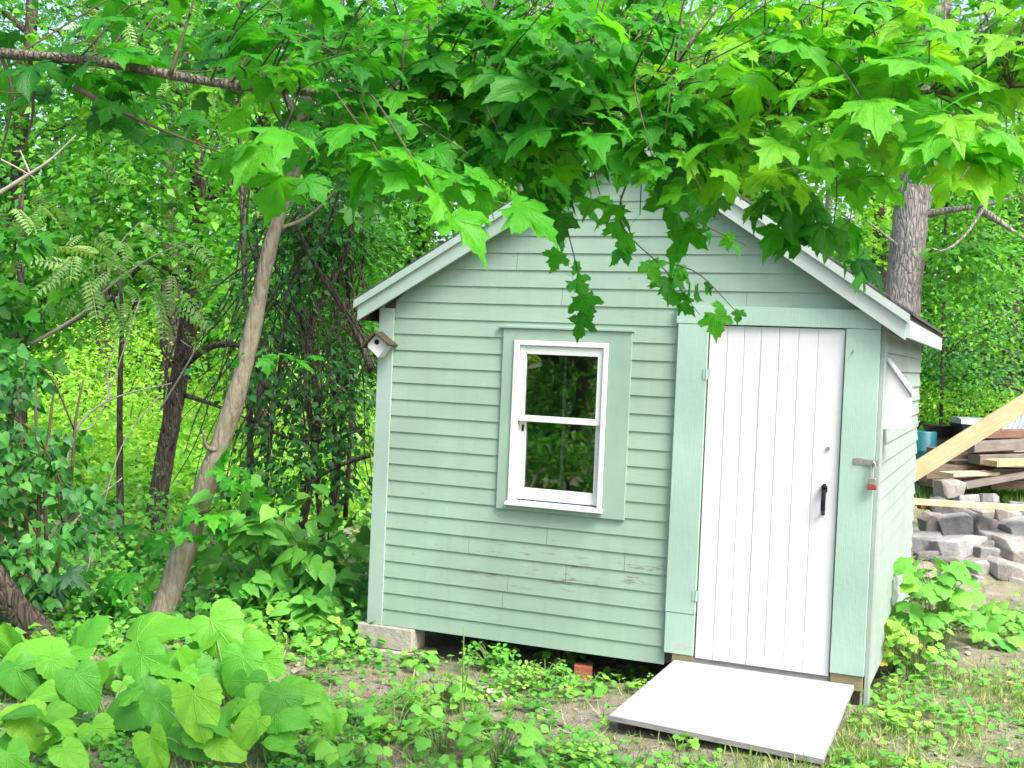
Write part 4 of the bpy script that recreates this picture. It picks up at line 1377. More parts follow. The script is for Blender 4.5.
# shrubs in the clearing on the left, sunlight put into their leaf colour
k = 0
for u, v, ru, rv, d, n, lab in ((60, 400, 60, 45, 19, 1500, 'yellow-green bush behind the dark heart-leaved shrub'), (130, 420, 55, 45, 18, 1500, 'bright lime bush left of the dark trunk base'),
                                (215, 400, 50, 50, 20, 1500, 'bright lime bush between the dark trunk and the leaning trunk'), (95, 350, 50, 30, 23, 1000, 'pale yellow-green bush at the far side of the clearing'),
                                (320, 400, 45, 50, 21, 1300, 'sunny green bush glimpsed through the vines'), (20, 450, 40, 40, 16, 900, 'lime bush at the far left edge'), (150, 330, 45, 30, 24, 800, 'pale bush far behind the dark trunk')):
    bg_tree('lime_bush', lab, (u, d), v - rv * 0.4, 0.015, [(u, v, ru, rv, n), (u + ru * 0.4, v + rv * 0.7, ru * 0.7, rv * 0.6, n // 3), (u - ru * 0.5, v + rv * 0.6, ru * 0.7, rv * 0.6, n // 3)], T_OVATE, 'lime_leaf', 0.085, bark='twig', tone=(0.25, 1.0), cat='bush', group='bushes in the sunny clearing', stems=4, seed=20 + k, branches=False, wid=1.1)
    k += 1

# pinnate fronds
for u, d, lab, blobs, sd in ((128, 10.0, 'small tree with pale feathery fronds left of the dark trunk', [(120, 290, 45, 30, 34), (95, 270, 30, 25, 18), (165, 275, 30, 30, 16)], 31),
                             (255, 11.0, 'feathery fronded tree behind the maple limb at upper left', [(140, 45, 50, 25, 30), (250, 95, 45, 30, 24), (180, 60, 30, 30, 14)], 32),
                             (5, 9.5, 'feathery fronded sapling at the left picture edge', [(5, 215, 30, 40, 22), (25, 165, 30, 30, 14)], 33),
                             (300, 14.0, 'feathery sapling among the vines near the shed', [(305, 420, 30, 30, 18), (330, 380, 28, 30, 16), (345, 440, 20, 30, 12)], 34)):
    bg_tree('frond_tree', lab, (u, d), blobs[0][1] - 20, 0.035, blobs, T_FROND, 'frond', 0.30, seed=sd, tone=(0.2, 1.0), group='trees with feathery fronds', hang=0.45, lean=0.3)

# ---- dark heart-leaved shrub at the left edge
bg_tree('dark_shrub', 'dark green heart-leaved shrub at the left edge', (45, 7.9), 380, 0.018, [(10, 415, 35, 40, 110), (45, 450, 40, 40, 150), (20, 510, 50, 40, 200), (65, 525, 35, 35, 110), (15, 570, 45, 35, 170), (10, 620, 40, 30, 110), (-25, 470, 50, 60, 160), (25, 360, 30, 35, 50)], T_HEART, 'dark_leaf', 0.072, bark='twig', seed=41, tone=(0.0, 0.75), cat='shrub', stems=5, hang=0.7, lean=0.7)
bg_tree('leafy_sapling', 'maple-leaved sapling over the trunk at the left edge', (-20, 9.0), 190, 0.03, [(0, 300, 40, 50, 110), (30, 350, 35, 35, 80), (-10, 400, 40, 30, 80), (15, 250, 35, 30, 60)], T_MAPLE_S, 'maple_far', 0.11, seed=42, tone=(0.1, 0.7), cat='tree', hang=0.6, lean=0.5)

# ---- leafy shrub against the left shed corner
bg_tree('broadleaf_shrub', 'fresh green broad-leaved shrub beside the left shed corner', (285, 8.5), 540, 0.010, [(265, 545, 30, 25, 80), (300, 560, 40, 25, 110), (250, 580, 40, 25, 90), (310, 595, 35, 22, 90), (275, 600, 40, 20, 80), (335, 600, 18, 25, 45), (345, 545, 16, 20, 22), (230, 560, 25, 20, 40), (285, 525, 25, 15, 25)], T_HEART, 'weed', 0.14, bark='stem', seed=43, tone=(0.15, 0.62), cat='shrub', stems=6, hang=0.45, lean=0.7, wid=0.95)
bg_tree('evergreen_shrub', 'fine-leaved dark evergreen bush touching the left eave', (335, 10.5), 190, 0.03, [(335, 265, 45, 40, 1800), (360, 235, 35, 30, 1000), (310, 225, 35, 30, 900), (345, 330, 25, 40, 800), (300, 300, 35, 40, 700)], T_NARROW, 'wood_leaf', 0.075, seed=44, tone=(0.0, 0.55), cat='shrub', stems=3, wid=1.6)

# ---- tangle of vines between the trees and the shed
vb = at(310, 500, 9.6)
vt = tree_root('vine_tangle', vb, 'tangle of brown vines hanging between leaning trunk and shed', 'vine')
mb = MB()
r3 = random.Random(8)
for k in range(95):
    u0 = r3.uniform(245, 368)
    v0 = r3.uniform(170, 380)
    d0 = r3.uniform(9.1, 10.6)
    ln = r3.uniform(80, 220)
    sw = r3.uniform(-85, 85)
    pts = [(u0, v0, d0), (u0 + sw * 0.4 + r3.uniform(-14, 14), v0 + ln * 0.35, d0), (u0 + sw + r3.uniform(-18, 18), v0 + ln * 0.7, d0 + r3.uniform(-.2, .2)), (u0 + sw * 1.3 + r3.uniform(-25, 25), min(530, v0 + ln), d0 + r3.uniform(-.2, .2))]
    limb_tube(mb, pixel_path(pts), r3.choice((0.004, 0.005, 0.007, 0.012)), 0.003, 5, 5)
for pts, r in (([(300, 540, 9.8), (318, 420, 9.8), (310, 330, 9.8), (350, 240, 9.8), (352, 120, 9.8)], 0.035), ([(372, 372, 9.4), (350, 320, 9.4), (318, 270, 9.4), (296, 225, 9.4)], 0.028), ([(370, 455, 9.6), (330, 470, 9.6), (290, 500, 9.6)], 0.02),
               ([(262, 520, 10.2), (275, 400, 10.2), (290, 300, 10.2), (305, 180, 10.2)], 0.02), ([(345, 520, 10.4), (352, 400, 10.4), (350, 300, 10.4)], 0.022), ([(250, 420, 9.7), (300, 440, 9.6), (365, 430, 9.5)], 0.016)):
    limb_tube(mb, pixel_path(pts), r, r * 0.5, 5, 8)
mb.build('stems', M['bark_dark'], vt, True)
L = Leaves()
for u, v, ru, rv, n in ((290, 260, 45, 60, 700), (345, 390, 30, 60, 600), (270, 380, 35, 70, 600), (320, 470, 45, 40, 420), (260, 480, 30, 30, 220), (350, 200, 30, 40, 300)):
    blob(L, T_OVATE, u, v, 9.9, ru, rv, 0.8, n, 0.075, tone=(0.0, 0.8), lean=TOCAM * 0.3, hang=0.7, wid=1.3)
L.build('foliage', M['dark_leaf'], vt)

# bare dead branches
for nm, lab, paths, r in (('dead_sapling', 'bare arching dead sapling in front of the sunny clearing', [[(60, 500, 9.0), (75, 432, 9.0), (110, 400, 9.0), (172, 383, 9.0)], [(110, 400, 9.0), (108, 370, 9.0), (118, 340, 9.0)], [(75, 432, 9), (100, 415, 9), (140, 300, 9)]], 0.014),
                          ('dead_sapling', 'pale dead branch curving up to the dark trunk', [[(30, 345, 9.3), (80, 315, 9.3), (102, 293, 9.3), (150, 258, 9.3), (200, 238, 9.3)], [(102, 293, 9.3), (120, 245, 9.3), (140, 222, 9.3)]], 0.016),
                          ('dead_sapling', 'bleached dead stick leaning low before the dark trunk', [[(58, 545, 8.6), (85, 510, 8.6), (122, 478, 8.6)], [(85, 580, 8.7), (105, 500, 8.7), (125, 440, 8.7), (160, 395, 8.7)]], 0.012),
                          ('dead_sapling', 'forked dead twig standing at the foot of the dark trunk', [[(160, 410, 10), (195, 350, 10), (203, 320, 10), (198, 312, 10)], [(195, 350, 10), (180, 340, 10)]], 0.010),
                          ('dead_sapling', 'bare grey branch crossing the far left foliage', [[(-20, 205, 7.5), (20, 180, 7.5), (50, 160, 7.5), (76, 135, 7.5)], [(30, 174, 7.5), (20, 150, 7.5)], [(-20, 150, 7.5), (12, 165, 7.5), (35, 178, 7.5)]], 0.016)):
    p0 = at(*paths[0][0])
    rt = thing(nm, (p0[0], p0[1], p0[2]), lab, 'dead branch', 'bare dead branches in the thicket')
    mb = MB()
    for j, pp in enumerate(paths):
        limb_tube(mb, pixel_path(pp), r if j == 0 else r * 0.5, 0.004, 6, 6, 0.1, j)
    mb.build('branch', M['dead_twig'], rt, True)


# ---- large-leaved plants in the lower left (leaves carried on stalks)
def rosette(name, label, u, v, leaves, mat, tmpl, cat='plant', group=None, stalk='stem', base=None, sr=0.006):
    """leaves: list of (u, v, depth offset, size, tone, tip angle in degrees seen from the camera, facing)"""
    b = ground_at(u, v) if base is None else base
    root = thing(name, b, label, cat, group)
    mb = MB()
    L = Leaves()
    d0 = px(b)[2]
    for (lu, lv, dd, size, tone, ang, face) in leaves:
        p = at(lu, lv, d0 + dd)
        gl = float(gz(p[0], p[1])) + 0.03
        if p[2] < gl:
            p[2] = gl
        a = math.radians(ang)
        tip = RT * math.cos(a) + np.array([0, 0, 1.0]) * math.sin(a) * 0.75 + FW * (-0.35)
        nor = np.array([0, 0, 1.0]) * (1.15 - face) + TOCAM * face + np.array([rng.normal(0, .15), rng.normal(0, .15), 0])
        tip = unit(tip[None])[0]
        lb_ = p - tip * size * 0.45
        s0 = b + np.array([rng.normal(0, .03), rng.normal(0, .03), -0.01])
        mid = (s0 + lb_) / 2 + np.array([0, 0, 0.05])
        limb_tube(mb, [s0, mid, lb_ - np.array([0, 0, 0.01])], sr, sr * 0.55, 4, 6)
        L.add(tmpl, [lb_], [tip], [nor], [size * 0.92], [tone])
    mb.build('stalks', M[stalk], root, True)
    L.build('leaves', M[mat], root)
    return root


G = 'large-leaved plants in the lower left corner'
FILL = np.random.default_rng(77)


def burdock(label, u, v, leaves):
    extra = [(u + FILL.uniform(-65, 65), v - FILL.uniform(0, 55), FILL.uniform(-0.15, 0.25), FILL.uniform(0.12, 0.24), FILL.uniform(0.3, 0.72), FILL.uniform(0, 360), FILL.uniform(0.25, 0.7)) for _ in range(6)]
    rosette('burdock_plant', label, u, v, leaves + extra, 'burdock', T_BURDOCK, group=G)


burdock('big-leaved plant at the rear of the clump with one long upright leaf', 175, 700, [(160, 632, 0.1, 0.42, 0.6, 25, 0.45), (125, 660, 0, 0.24, 0.55, 150, 0.5), (200, 640, 0.1, 0.26, 0.62, 60, 0.4), (150, 672, -0.1, 0.26, 0.5, -60, 0.6), (185, 668, -0.1, 0.26, 0.55, -10, 0.4)])
burdock('big-leaved plant at the right rear of the clump beside bare soil', 235, 705, [(225, 640, 0.05, 0.34, 0.62, -55, 0.6), (255, 640, 0.05, 0.24, 0.6, 20, 0.5), (205, 685, -0.1, 0.25, 0.4, -60, 0.75), (270, 665, 0, 0.2, 0.6, -20, 0.6), (235, 675, -0.15, 0.25, 0.5, -100, 0.8)])
burdock('big-leaved plant with flat leaves spreading past the left picture edge', 30, 700, [(25, 655, 0, 0.33, 0.65, 175, 0.35), (70, 655, 0.05, 0.28, 0.55, 20, 0.45), (10, 640, 0.1, 0.22, 0.6, 100, 0.5), (85, 638, 0.15, 0.28, 0.5, 60, 0.6), (20, 685, -0.1, 0.25, 0.35, -70, 0.6), (60, 672, -0.1, 0.22, 0.6, -50, 0.6)])
burdock('plant with a grey-green drooping leaf at the middle of the clump', 110, 735, [(125, 708, -0.1, 0.28, 0.28, 205, 0.7), (70, 690, 0, 0.25, 0.62, -100, 0.7), (95, 675, 0.05, 0.18, 0.6, 60, 0.55), (55, 728, -0.15, 0.27, 0.75, -10, 0.5), (150, 690, 0, 0.18, 0.45, 10, 0.5), (100, 745, -0.2, 0.2, 0.7, -60, 0.6)])
burdock('plant with one broad yellow-green heart leaf facing the viewer', 190, 765, [(195, 718, -0.15, 0.27, 0.85, -80, 0.85), (160, 715, 0, 0.2, 0.4, -70, 0.8), (215, 735, -0.1, 0.22, 0.6, -30, 0.7), (155, 755, -0.2, 0.2, 0.8, -70, 0.7), (230, 752, -0.15, 0.18, 0.85, -30, 0.6)])
burdock('plant at the right end of the clump with leaves over dry twigs', 275, 760, [(265, 715, -0.1, 0.26, 0.6, -40, 0.65), (245, 700, 0, 0.22, 0.35, -90, 0.8), (300, 690, 0, 0.22, 0.6, 10, 0.4), (290, 720, -0.1, 0.2, 0.5, -20, 0.6), (320, 705, 0, 0.18, 0.6, -40, 0.5), (245, 735, -0.2, 0.2, 0.8, -120, 0.7)])
burdock('lighter yellow-green plant in the bottom left corner', 20, 768, [(15, 712, 0, 0.2, 0.85, 170, 0.5), (30, 735, -0.1, 0.18, 0.86, -60, 0.6), (75, 760, -0.2, 0.18, 0.7, -40, 0.6), (0, 750, -0.1, 0.2, 0.5, 200, 0.5), (15, 770, -0.3, 0.2, 0.55, -60, 0.6)])
# maple-like seedlings above them
for lab, u, v, sd in (('dark maple seedling left of the leaning trunk foot', 110, 625, 1), ('maple seedling with blue-green leaves low at the left edge', 25, 625, 2), ('maple seedling right behind the leaning trunk foot', 155, 580, 3)):
    b = ground_at(u, v)
    root = thing('maple_seedling', b, lab, 'plant', 'maple seedlings under the trees')
    q = random.Random(sd)
    mb, L = MB(), Leaves()
    for j in range(15):
        p = at(u + q.uniform(-45, 45), v - q.uniform(5, 55), px(b)[2] + q.uniform(-0.3, 0.1))
        limb_tube(mb, [b, (b + p) / 2 + np.array([0, 0, 0.08]), p], 0.004, 0.002, 4, 5)
        L.add(T_MAPLE, [p], [np.array([q.gauss(0, .6), q.gauss(0, .6), -.5]) + TOCAM * 0.5], [np.array([q.gauss(0, .2), q.gauss(0, .2), 1]) + TOCAM * 0.7], [q.uniform(.13, .19)], [q.uniform(0.05, 0.4)])
    mb.build('stems', M['stem'], root, True)
    L.build('leaves', M['maple'] if sd != 2 else M['blue_leaf'], root)


# ---- smaller weeds in front of the shed
def weed(label, u, v, h, n, size, tone, tmpl=T_LOBED, spread=0.12, mat='weed', group='weeds growing in front of the shed', name='weed_plant', sd=0, stalks=None):
    b = ground_at(u, v)
    root = thing(name, b, label, 'weed', group)
    q = random.Random(sd + int(u))
    mb, L = MB(), Leaves()
    for j in range(n):
        hh = h * (0.25 + 0.75 * q.random())
        a = q.uniform(0, 2 * PI)
        rr = spread * math.sqrt(q.random()) * (1.2 - 0.5 * hh / h)
        p = b + np.array([math.cos(a) * rr, math.sin(a) * rr, hh])
        limb_tube(mb, [b + np.array([math.cos(a), math.sin(a), 0]) * rr * 0.25, (b + p) / 2 + np.array([0, 0, hh * 0.2]), p], 0.003, 0.0018, 3, 4)
        L.add(tmpl, [p], [np.array([math.cos(a), math.sin(a), -0.25])], [np.array([q.gauss(0, .3), q.gauss(0, .3), 1.0]) + TOCAM * 0.35], [size * q.uniform(0.6, 1.15)], [min(1, max(0, tone + q.gauss(0, .12)))])
    for (du, hv) in stalks or []:
        top = b + RT * du + np.array([0, 0, hv])
        limb_tube(mb, [b, b + RT * du * 0.4 + np.array([0, 0, hv * 0.5]), top], 0.006, 0.003, 5, 6)
        for j in range(14):
            t = 0.45 + 0.55 * j / 13
            p = b + RT * du * t * t + np.array([0, 0, hv * t])
            a = j * 2.4
            L.add(T_OVATE, [p], [np.array([math.cos(a), math.sin(a), 0.6])], [np.array([0, 0, 1.0])], [0.05 * (1.3 - t)], [tone + 0.1])
    mb.build('stems', M['stem'], root, True)
    L.build('leaves', M[mat], root)


for k_, (lab_, u_, v_, h_, n_, sz_, tn_, tp_) in enumerate((('bright lobed weed between the block and the tall weed spike', 440, 700, 0.14, 26, 0.075, 0.65, T_LOBED), ('trefoil weed patch left of the bare soil', 325, 720, 0.14, 40, 0.05, 0.6, T_TREFOIL), ('lobed weed under the front wall left of the brick', 560, 668, 0.12, 22, 0.06, 0.6, T_LOBED),
                                                            ('trefoil weed right beneath the window wall', 520, 690, 0.13, 40, 0.05, 0.65, T_TREFOIL), ('round leaved weed in front of the bare soil at the bottom', 440, 755, 0.15, 34, 0.075, 0.6, T_LOBED), ('low weed right of the brick by the ramp', 632, 676, 0.08, 16, 0.05, 0.65, T_LOBED),
                                                            ('pale weed at the bottom edge left of the ramp', 575, 765, 0.12, 30, 0.06, 0.7, T_TREFOIL))):
    weed(lab_, u_, v_, h_, n_, sz_, tn_, tp_, 0.2, sd=60 + k_)
weed('tall slim seeding weed spike in front of the shed wall', 462, 715, 0.12, 10, 0.06, 0.7, T_LOBED, 0.08, stalks=[(-0.01, 0.46), (0.03, 0.30)], sd=1)
weed('clump of round lobed weeds left of the tall weed spike', 395, 735, 0.17, 34, 0.085, 0.6, T_LOBED, 0.24, sd=2)
weed('lobed weed clump at the bottom edge beside the large-leaved plants', 350, 768, 0.16, 30, 0.085, 0.62, T_LOBED, 0.22, sd=3)
weed('broad weed at the bottom edge below the bare soil', 500, 768, 0.22, 20, 0.11, 0.55, T_LOBED, 0.17, sd=4, stalks=[(0.06, 0.22)])
weed('dense clover-like weed against the dark gap under the shed', 490, 668, 0.15, 50, 0.06, 0.45, T_TREFOIL, 0.2, sd=5)
weed('small broad leaf weed beside the foundation block', 415, 668, 0.10, 14, 0.08, 0.5, T_LOBED, 0.14, sd=6)
weed('low weeds below the shed corner at the left of the block', 335, 650, 0.13, 40, 0.075, 0.55, T_LOBED, 0.28, sd=7)
weed('small clover weed between brick and tall weed spike', 545, 685, 0.13, 34, 0.055, 0.6, T_TREFOIL, 0.2, sd=8)
weed('little weed patch left of the ramp corner', 590, 690, 0.09, 18, 0.055, 0.65, T_LOBED, 0.16, sd=9)
weed('tiny weed under the front edge of the ramp', 690, 748, 0.07, 9, 0.05, 0.7, T_LOBED, 0.08, sd=10)
weed('yellow flowered trefoil weed amid the bare soil', 412, 712, 0.12, 36, 0.05, 0.5, T_TREFOIL, 0.16, sd=11)
GR = 'plants along the right side wall'
weed('tall lobed plant standing against the right side wall', 935, 655, 0.62, 60, 0.145, 0.45, T_LOBED, 0.30, group=GR, name='leafy_plant', sd=12)
weed('yellowing weed at the foot of the right shed corner', 893, 672, 0.34, 34, 0.085, 0.93, T_LOBED, 0.14, group=GR, name='leafy_plant', sd=13)
weed('light green weed in front of the tall lobed plant', 915, 672, 0.30, 60, 0.07, 0.62, T_LOBED, 0.26, group=GR, name='leafy_plant', sd=14)
weed('low broad plant right of the tall lobed plant', 985, 640, 0.20, 22, 0.16, 0.5, T_LOBED, 0.28, group=GR, name='leafy_plant', sd=15)
weed('small sprouting plant where side wall meets the stones', 918, 600, 0.30, 14, 0.13, 0.6, T_LOBED, 0.16, group=GR, name='leafy_plant', sd=16)
weed('small weed beside the right edge of the ramp', 860, 705, 0.12, 24, 0.06, 0.6, T_LOBED, 0.10, group=GR, name='leafy_plant', sd=17)
weed('bright weed near the right picture edge below the stones', 1012, 628, 0.16, 40, 0.10, 0.62, T_LOBED, 0.25, group=GR, name='leafy_plant', sd=18)

# ---- ground cover, grass and litter: too many to count
dirt = [(ground_at(u, v), rx, s) for u, v, rx, s in ((365, 690, 0.24, .9), (420, 675, 0.15, .7), (585, 722, 0.28, .9), (555, 738, 0.2, .9), (500, 735, 0.13, .6), (640, 708, 0.2, .7), (990, 650, 0.7, 1), (1015, 615, 0.6, 1), (960, 765, 0.30, .9), (900, 752, 0.2, .8),
                                                    (1010, 752, 0.3, .9), (960, 590, 0.7, 1), (600, 670, 0.2, .8), (640, 680, 0.25, .9), (330, 700, 0.2, .8), (540, 690, 0.2, .5))]


def bare(x, y):
    v = np.zeros_like(x)
    for p, r, s in dirt:
        v = np.maximum(v, s * np.exp(-(((x - p[0]) ** 2 + (y - p[1]) ** 2) / r ** 2)))
    return v


def scatter_px(n, poly_u, poly_v):
    u = rng.uniform(poly_u[0], poly_u[1], n)
    v = rng.uniform(poly_v[0], poly_v[1], n)
    r = FW[None] + RT[None] * ((u - 512) / F)[:, None] - UP[None] * ((v - 384) / F)[:, None]
    t = (-0.2 - CAM[2]) / r[:, 2]
    for _ in range(8):
        p = CAM + r * t[:, None]
        t = (gz(p[:, 0], p[:, 1]) - CAM[2]) / r[:, 2]
    p = CAM + r * t[:, None]
    ok = t > 0
    e = np.ones(len(p), bool)
    Qd = [b0, f0, f1, b1]
    for k_ in range(4):
        a_, c_ = Qd[k_], Qd[(k_ + 1) % 4]
        e &= ((c_[0] - a_[0]) * (p[:, 1] - a_[1]) - (c_[1] - a_[1]) * (p[:, 0] - a_[0])) > -0.02
    ok &= ~e
    inside = (p[:, 0] > -0.05) & (p[:, 0] < W + 0.03) & (p[:, 1] > 0.03) & (p[:, 1] < D + 0.05)
    return p[ok & ~inside]


def patch(x, y, s=1.0, o=0.0):
    return 0.5 + 0.25 * np.sin(2.3 * s * x + 1.1 * s * y + o) + 0.25 * np.sin(3.1 * s * y - 1.7 * s * x + 2 * o) + 0.2 * np.sin(6.1 * s * x + 4.7 * s * y + o)


L = Leaves()
p = np.concatenate([scatter_px(14000, (-450, -60), (600, 830)), scatter_px(16000, (1080, 1500), (500, 830)), scatter_px(42000, (-60, 1090), (635, 830)), scatter_px(22000, (820, 1080), (585, 830)), scatter_px(9000, (915, 1080), (480, 520))])
keep = rng.random(len(p)) > np.clip(bare(p[:, 0], p[:, 1]) * 1.15, 0, 0.96)
right = smooth(2.2, 3.0, p[:, 0])
keep &= rng.random(len(p)) < 0.25 + 0.6 * np.clip(patch(p[:, 0], p[:, 1], 1.3), 0, 1) * (0.35 + 0.65 * right)
p = p[keep]
n = len(p)
tip = np.column_stack([rng.normal(0, .45, n), rng.normal(0, .45, n), np.ones(n)])
L.add(T_BLADE, p - [0, 0, 0.005], tip, rnd(n), rng.uniform(0.03, 0.085, n), np.clip(rng.normal(0.55, 0.25, n) + 0.2 * bare(p[:, 0], p[:, 1]), 0, 1))
p = scatter_px(7000, (915, 1080), (484, 506))
n = len(p)
L.add(T_BLADE, p - [0, 0, 0.005], np.column_stack([rng.normal(0, .4, n), rng.normal(0, .4, n), np.ones(n)]), rnd(n), rng.uniform(0.08, 0.2, n), np.clip(rng.normal(0.35, 0.2, n), 0, 1))
tag(L.build('grass', M['grassblade']), 'short patchy grass around the shed and ramp', 'grass', kind='stuff')

L = Leaves()
p = np.concatenate([scatter_px(14000, (-450, -60), (560, 820)), scatter_px(4000, (1080, 1500), (500, 820)), scatter_px(25000, (-60, 720), (632, 820)), scatter_px(7500, (830, 1080), (600, 800))])
b_ = bare(p[:, 0], p[:, 1])
keep = (rng.random(len(p)) > np.clip(b_ * 1.1, 0, 0.95)) & (rng.random(len(p)) < np.clip(patch(p[:, 0], p[:, 1], 2.4, 2.0) * 1.7 - 0.3, 0.04, 1) * np.where(p[:, 0] > 2.9, 0.5, 0.55))
p = p[keep]
n = len(p)
q_ = n // 2
hh = rng.uniform(0.01, 0.07, n)
nor = np.array([0, 0, 1.0]) + rnd(n, 0.3) + TOCAM * 0.2
tip = np.column_stack([rng.normal(0, 1, n), rng.normal(0, 1, n), rng.normal(-.1, .2, n)])
tn = np.clip(0.25 + 0.5 * patch(p[:, 0], p[:, 1], 2.2, 5.0) + rng.normal(0, .12, n), 0, 0.96)
P3 = p + np.column_stack([np.zeros(n), np.zeros(n), hh])
L.add(T_TREFOIL, P3[:q_], tip[:q_], nor[:q_], rng.uniform(0.018, 0.042, q_), tn[:q_])
L.add(T_ROUND, P3[q_:], tip[q_:], nor[q_:], rng.uniform(0.018, 0.055, n - q_), tn[q_:])
tag(L.build('ground_cover', M['weed']), 'low clover and creeping weeds covering the yard', 'ground cover', kind='stuff')

# undergrowth below the trees on the left
L = Leaves()
p = np.concatenate([scatter_px(16000, (-120, 385), (478, 655)), scatter_px(9000, (-450, -120), (478, 620))])
n = len(p)
d_ = (p - CAM) @ FW
keep = rng.random(n) < np.clip(patch(p[:, 0], p[:, 1], 0.9, 1.0) + 0.25, 0.1, 1)
p, d_ = p[keep], d_[keep]
n = len(p)
hh = np.abs(rng.normal(0, 0.16, n)) * np.clip(0.5 + patch(p[:, 0], p[:, 1], 1.2, 3), 0.4, 1.4) * np.clip((d_ - 6) / 3, 0.3, 1.3)
nor = np.array([0, 0, 1.0]) + rnd(n, 0.4) + TOCAM * 0.4
tip = np.column_stack([rng.normal(0, 1, n), rng.normal(0, 1, n), rng.normal(-.3, .3, n)])
P3 = p + np.column_stack([np.zeros(n), np.zeros(n), hh + 0.01])
L.add(T_OVATE, P3, tip, nor, rng.uniform(0.04, 0.10, n), np.clip(0.2 + 0.45 * patch(p[:, 0], p[:, 1], 1.7, 4) + rng.normal(0, .15, n), 0, 1), 1.3)
tag(L.build('undergrowth', M['weed']), 'mixed leafy undergrowth on the woodland floor', 'undergrowth', kind='stuff')

# meadow of the clearing behind
L = Leaves()
n = 26000
u = rng.uniform(-150, 420, n)
d_ = 13 + 22 * rng.random(n) ** 1.3
base = np.array([at(a, 400, b) for a, b in zip(u, d_)])
base[:, 2] = gz(base[:, 0], base[:, 1]) + np.abs(rng.normal(0, 0.5, n)) * (0.5 + 0.6 * patch(base[:, 0], base[:, 1], 0.5, 1))
nor = np.array([0, 0, 1.0]) + rnd(n, 0.5) + TOCAM * 0.3
L.add(T_OVATE, base, np.column_stack([rng.normal(0, 1, n), rng.normal(0, 1, n), rng.normal(.1, .5, n)]), nor, rng.uniform(0.07, 0.16, n), np.clip(rng.normal(0.5, .25, n), 0, 1), 1.1)
tag(L.build('meadow_growth', M['lime_leaf']), 'tall lime green growth filling the clearing', 'undergrowth', kind='stuff')

# wall of far woods round the site
L = Leaves()
n = 110000
ang = rng.uniform(-1.0, 0.75, n)
dd = rng.uniform(34, 42, n)
base = CAM + (FW[None] * np.cos(ang)[:, None] + np.array([RT[0], RT[1], 0])[None] * np.sin(ang)[:, None]) * dd[:, None]
hmax = 9.5 + 3.0 * np.sin(ang * 17) + 2.0 * np.sin(ang * 41 + 1)
base[:, 2] = -0.2 + hmax * rng.random(n)
cl = np.floor(base / 1.3)
hsh = np.abs(np.sin(cl[:, 0] * 12.99 + cl[:, 1] * 78.23 + cl[:, 2] * 37.7) * 43758.5) % 1
keep = hsh > 0.15
base, hsh = base[keep], hsh[keep]
n = len(base)
L.add(T_OVATE, base, rnd(n) + [0, 0, -0.4], np.array([0, 0, 1.0]) + rnd(n, 0.5) + TOCAM * 0.4, rng.uniform(0.25, 0.5, n), np.clip(0.1 + 0.8 * hsh + rng.normal(0, .1, n), 0, 1), 1.3)
tag(L.build('distant_woods', M['wood_leaf']), 'far green woods closing the view all round', 'woods', kind='stuff')

# dead leaves and twigs on the soil
L = Leaves()
p = scatter_px(900, (250, 1060), (640, 800))
keep = rng.random(len(p)) < 0.25 + 0.75 * bare(p[:, 0], p[:, 1])
p = p[keep]
n = len(p)
L.add(T_ROUND, p + [0, 0, 0.012], np.column_stack([rng.normal(0, 1, n), rng.normal(0, 1, n), rng.normal(0, .1, n)]), np.array([0, 0, 1.0]) + rnd(n, 0.3), rng.uniform(0.012, 0.045, n), rng.uniform(0, 0.9, n))
p = np.array([ground_at(u, v) for u, v in ((300, 672), (310, 682), (430, 680), (440, 690), (480, 690), (420, 660), (490, 700))])
n = len(p)
L.add(T_LOBED, p + [0, 0, 0.03], np.column_stack([rng.normal(0, 1, n), rng.normal(0, 1, n), np.zeros(n)]), np.array([0, 0, 1.0]) + rnd(n, 0.25), rng.uniform(0.08, 0.13, n), 0.95)
p = scatter_px(1500, (230, 1060), (645, 800))
p = p[rng.random(len(p)) < 0.3 + 0.7 * bare(p[:, 0], p[:, 1])]
n = len(p)
L.add(T_BLADE, p + [0, 0, 0.01], np.column_stack([rng.normal(0, 1, n), rng.normal(0, 1, n), rng.normal(0.05, .08, n)]), np.array([0, 0, 1.0]) + rnd(n, 0.2), rng.uniform(0.05, 0.16, n), rng.uniform(0.2, 0.75, n), 0.7)
tag(L.build('leaf_litter', M['litter']), 'dead leaves and straw scattered on the bare soil', 'leaf litter', kind='stuff')

# ================================================================== STONES, TIMBER AND CLUTTER ON THE RIGHT
SM = {'grey': stone_mat('grey fieldstone', (0.135, 0.135, 0.137), (0.275, 0.275, 0.278)), 'pale': stone_mat('pale fieldstone', (0.19, 0.19, 0.19), (0.33, 0.33, 0.328)),
      'tan': stone_mat('tan fieldstone', (0.17, 0.158, 0.145), (0.31, 0.292, 0.27)), 'dark': stone_mat('dark fieldstone', (0.10, 0.097, 0.095), (0.21, 0.205, 0.20))}
GS = 'fieldstones heaped beyond the shed'


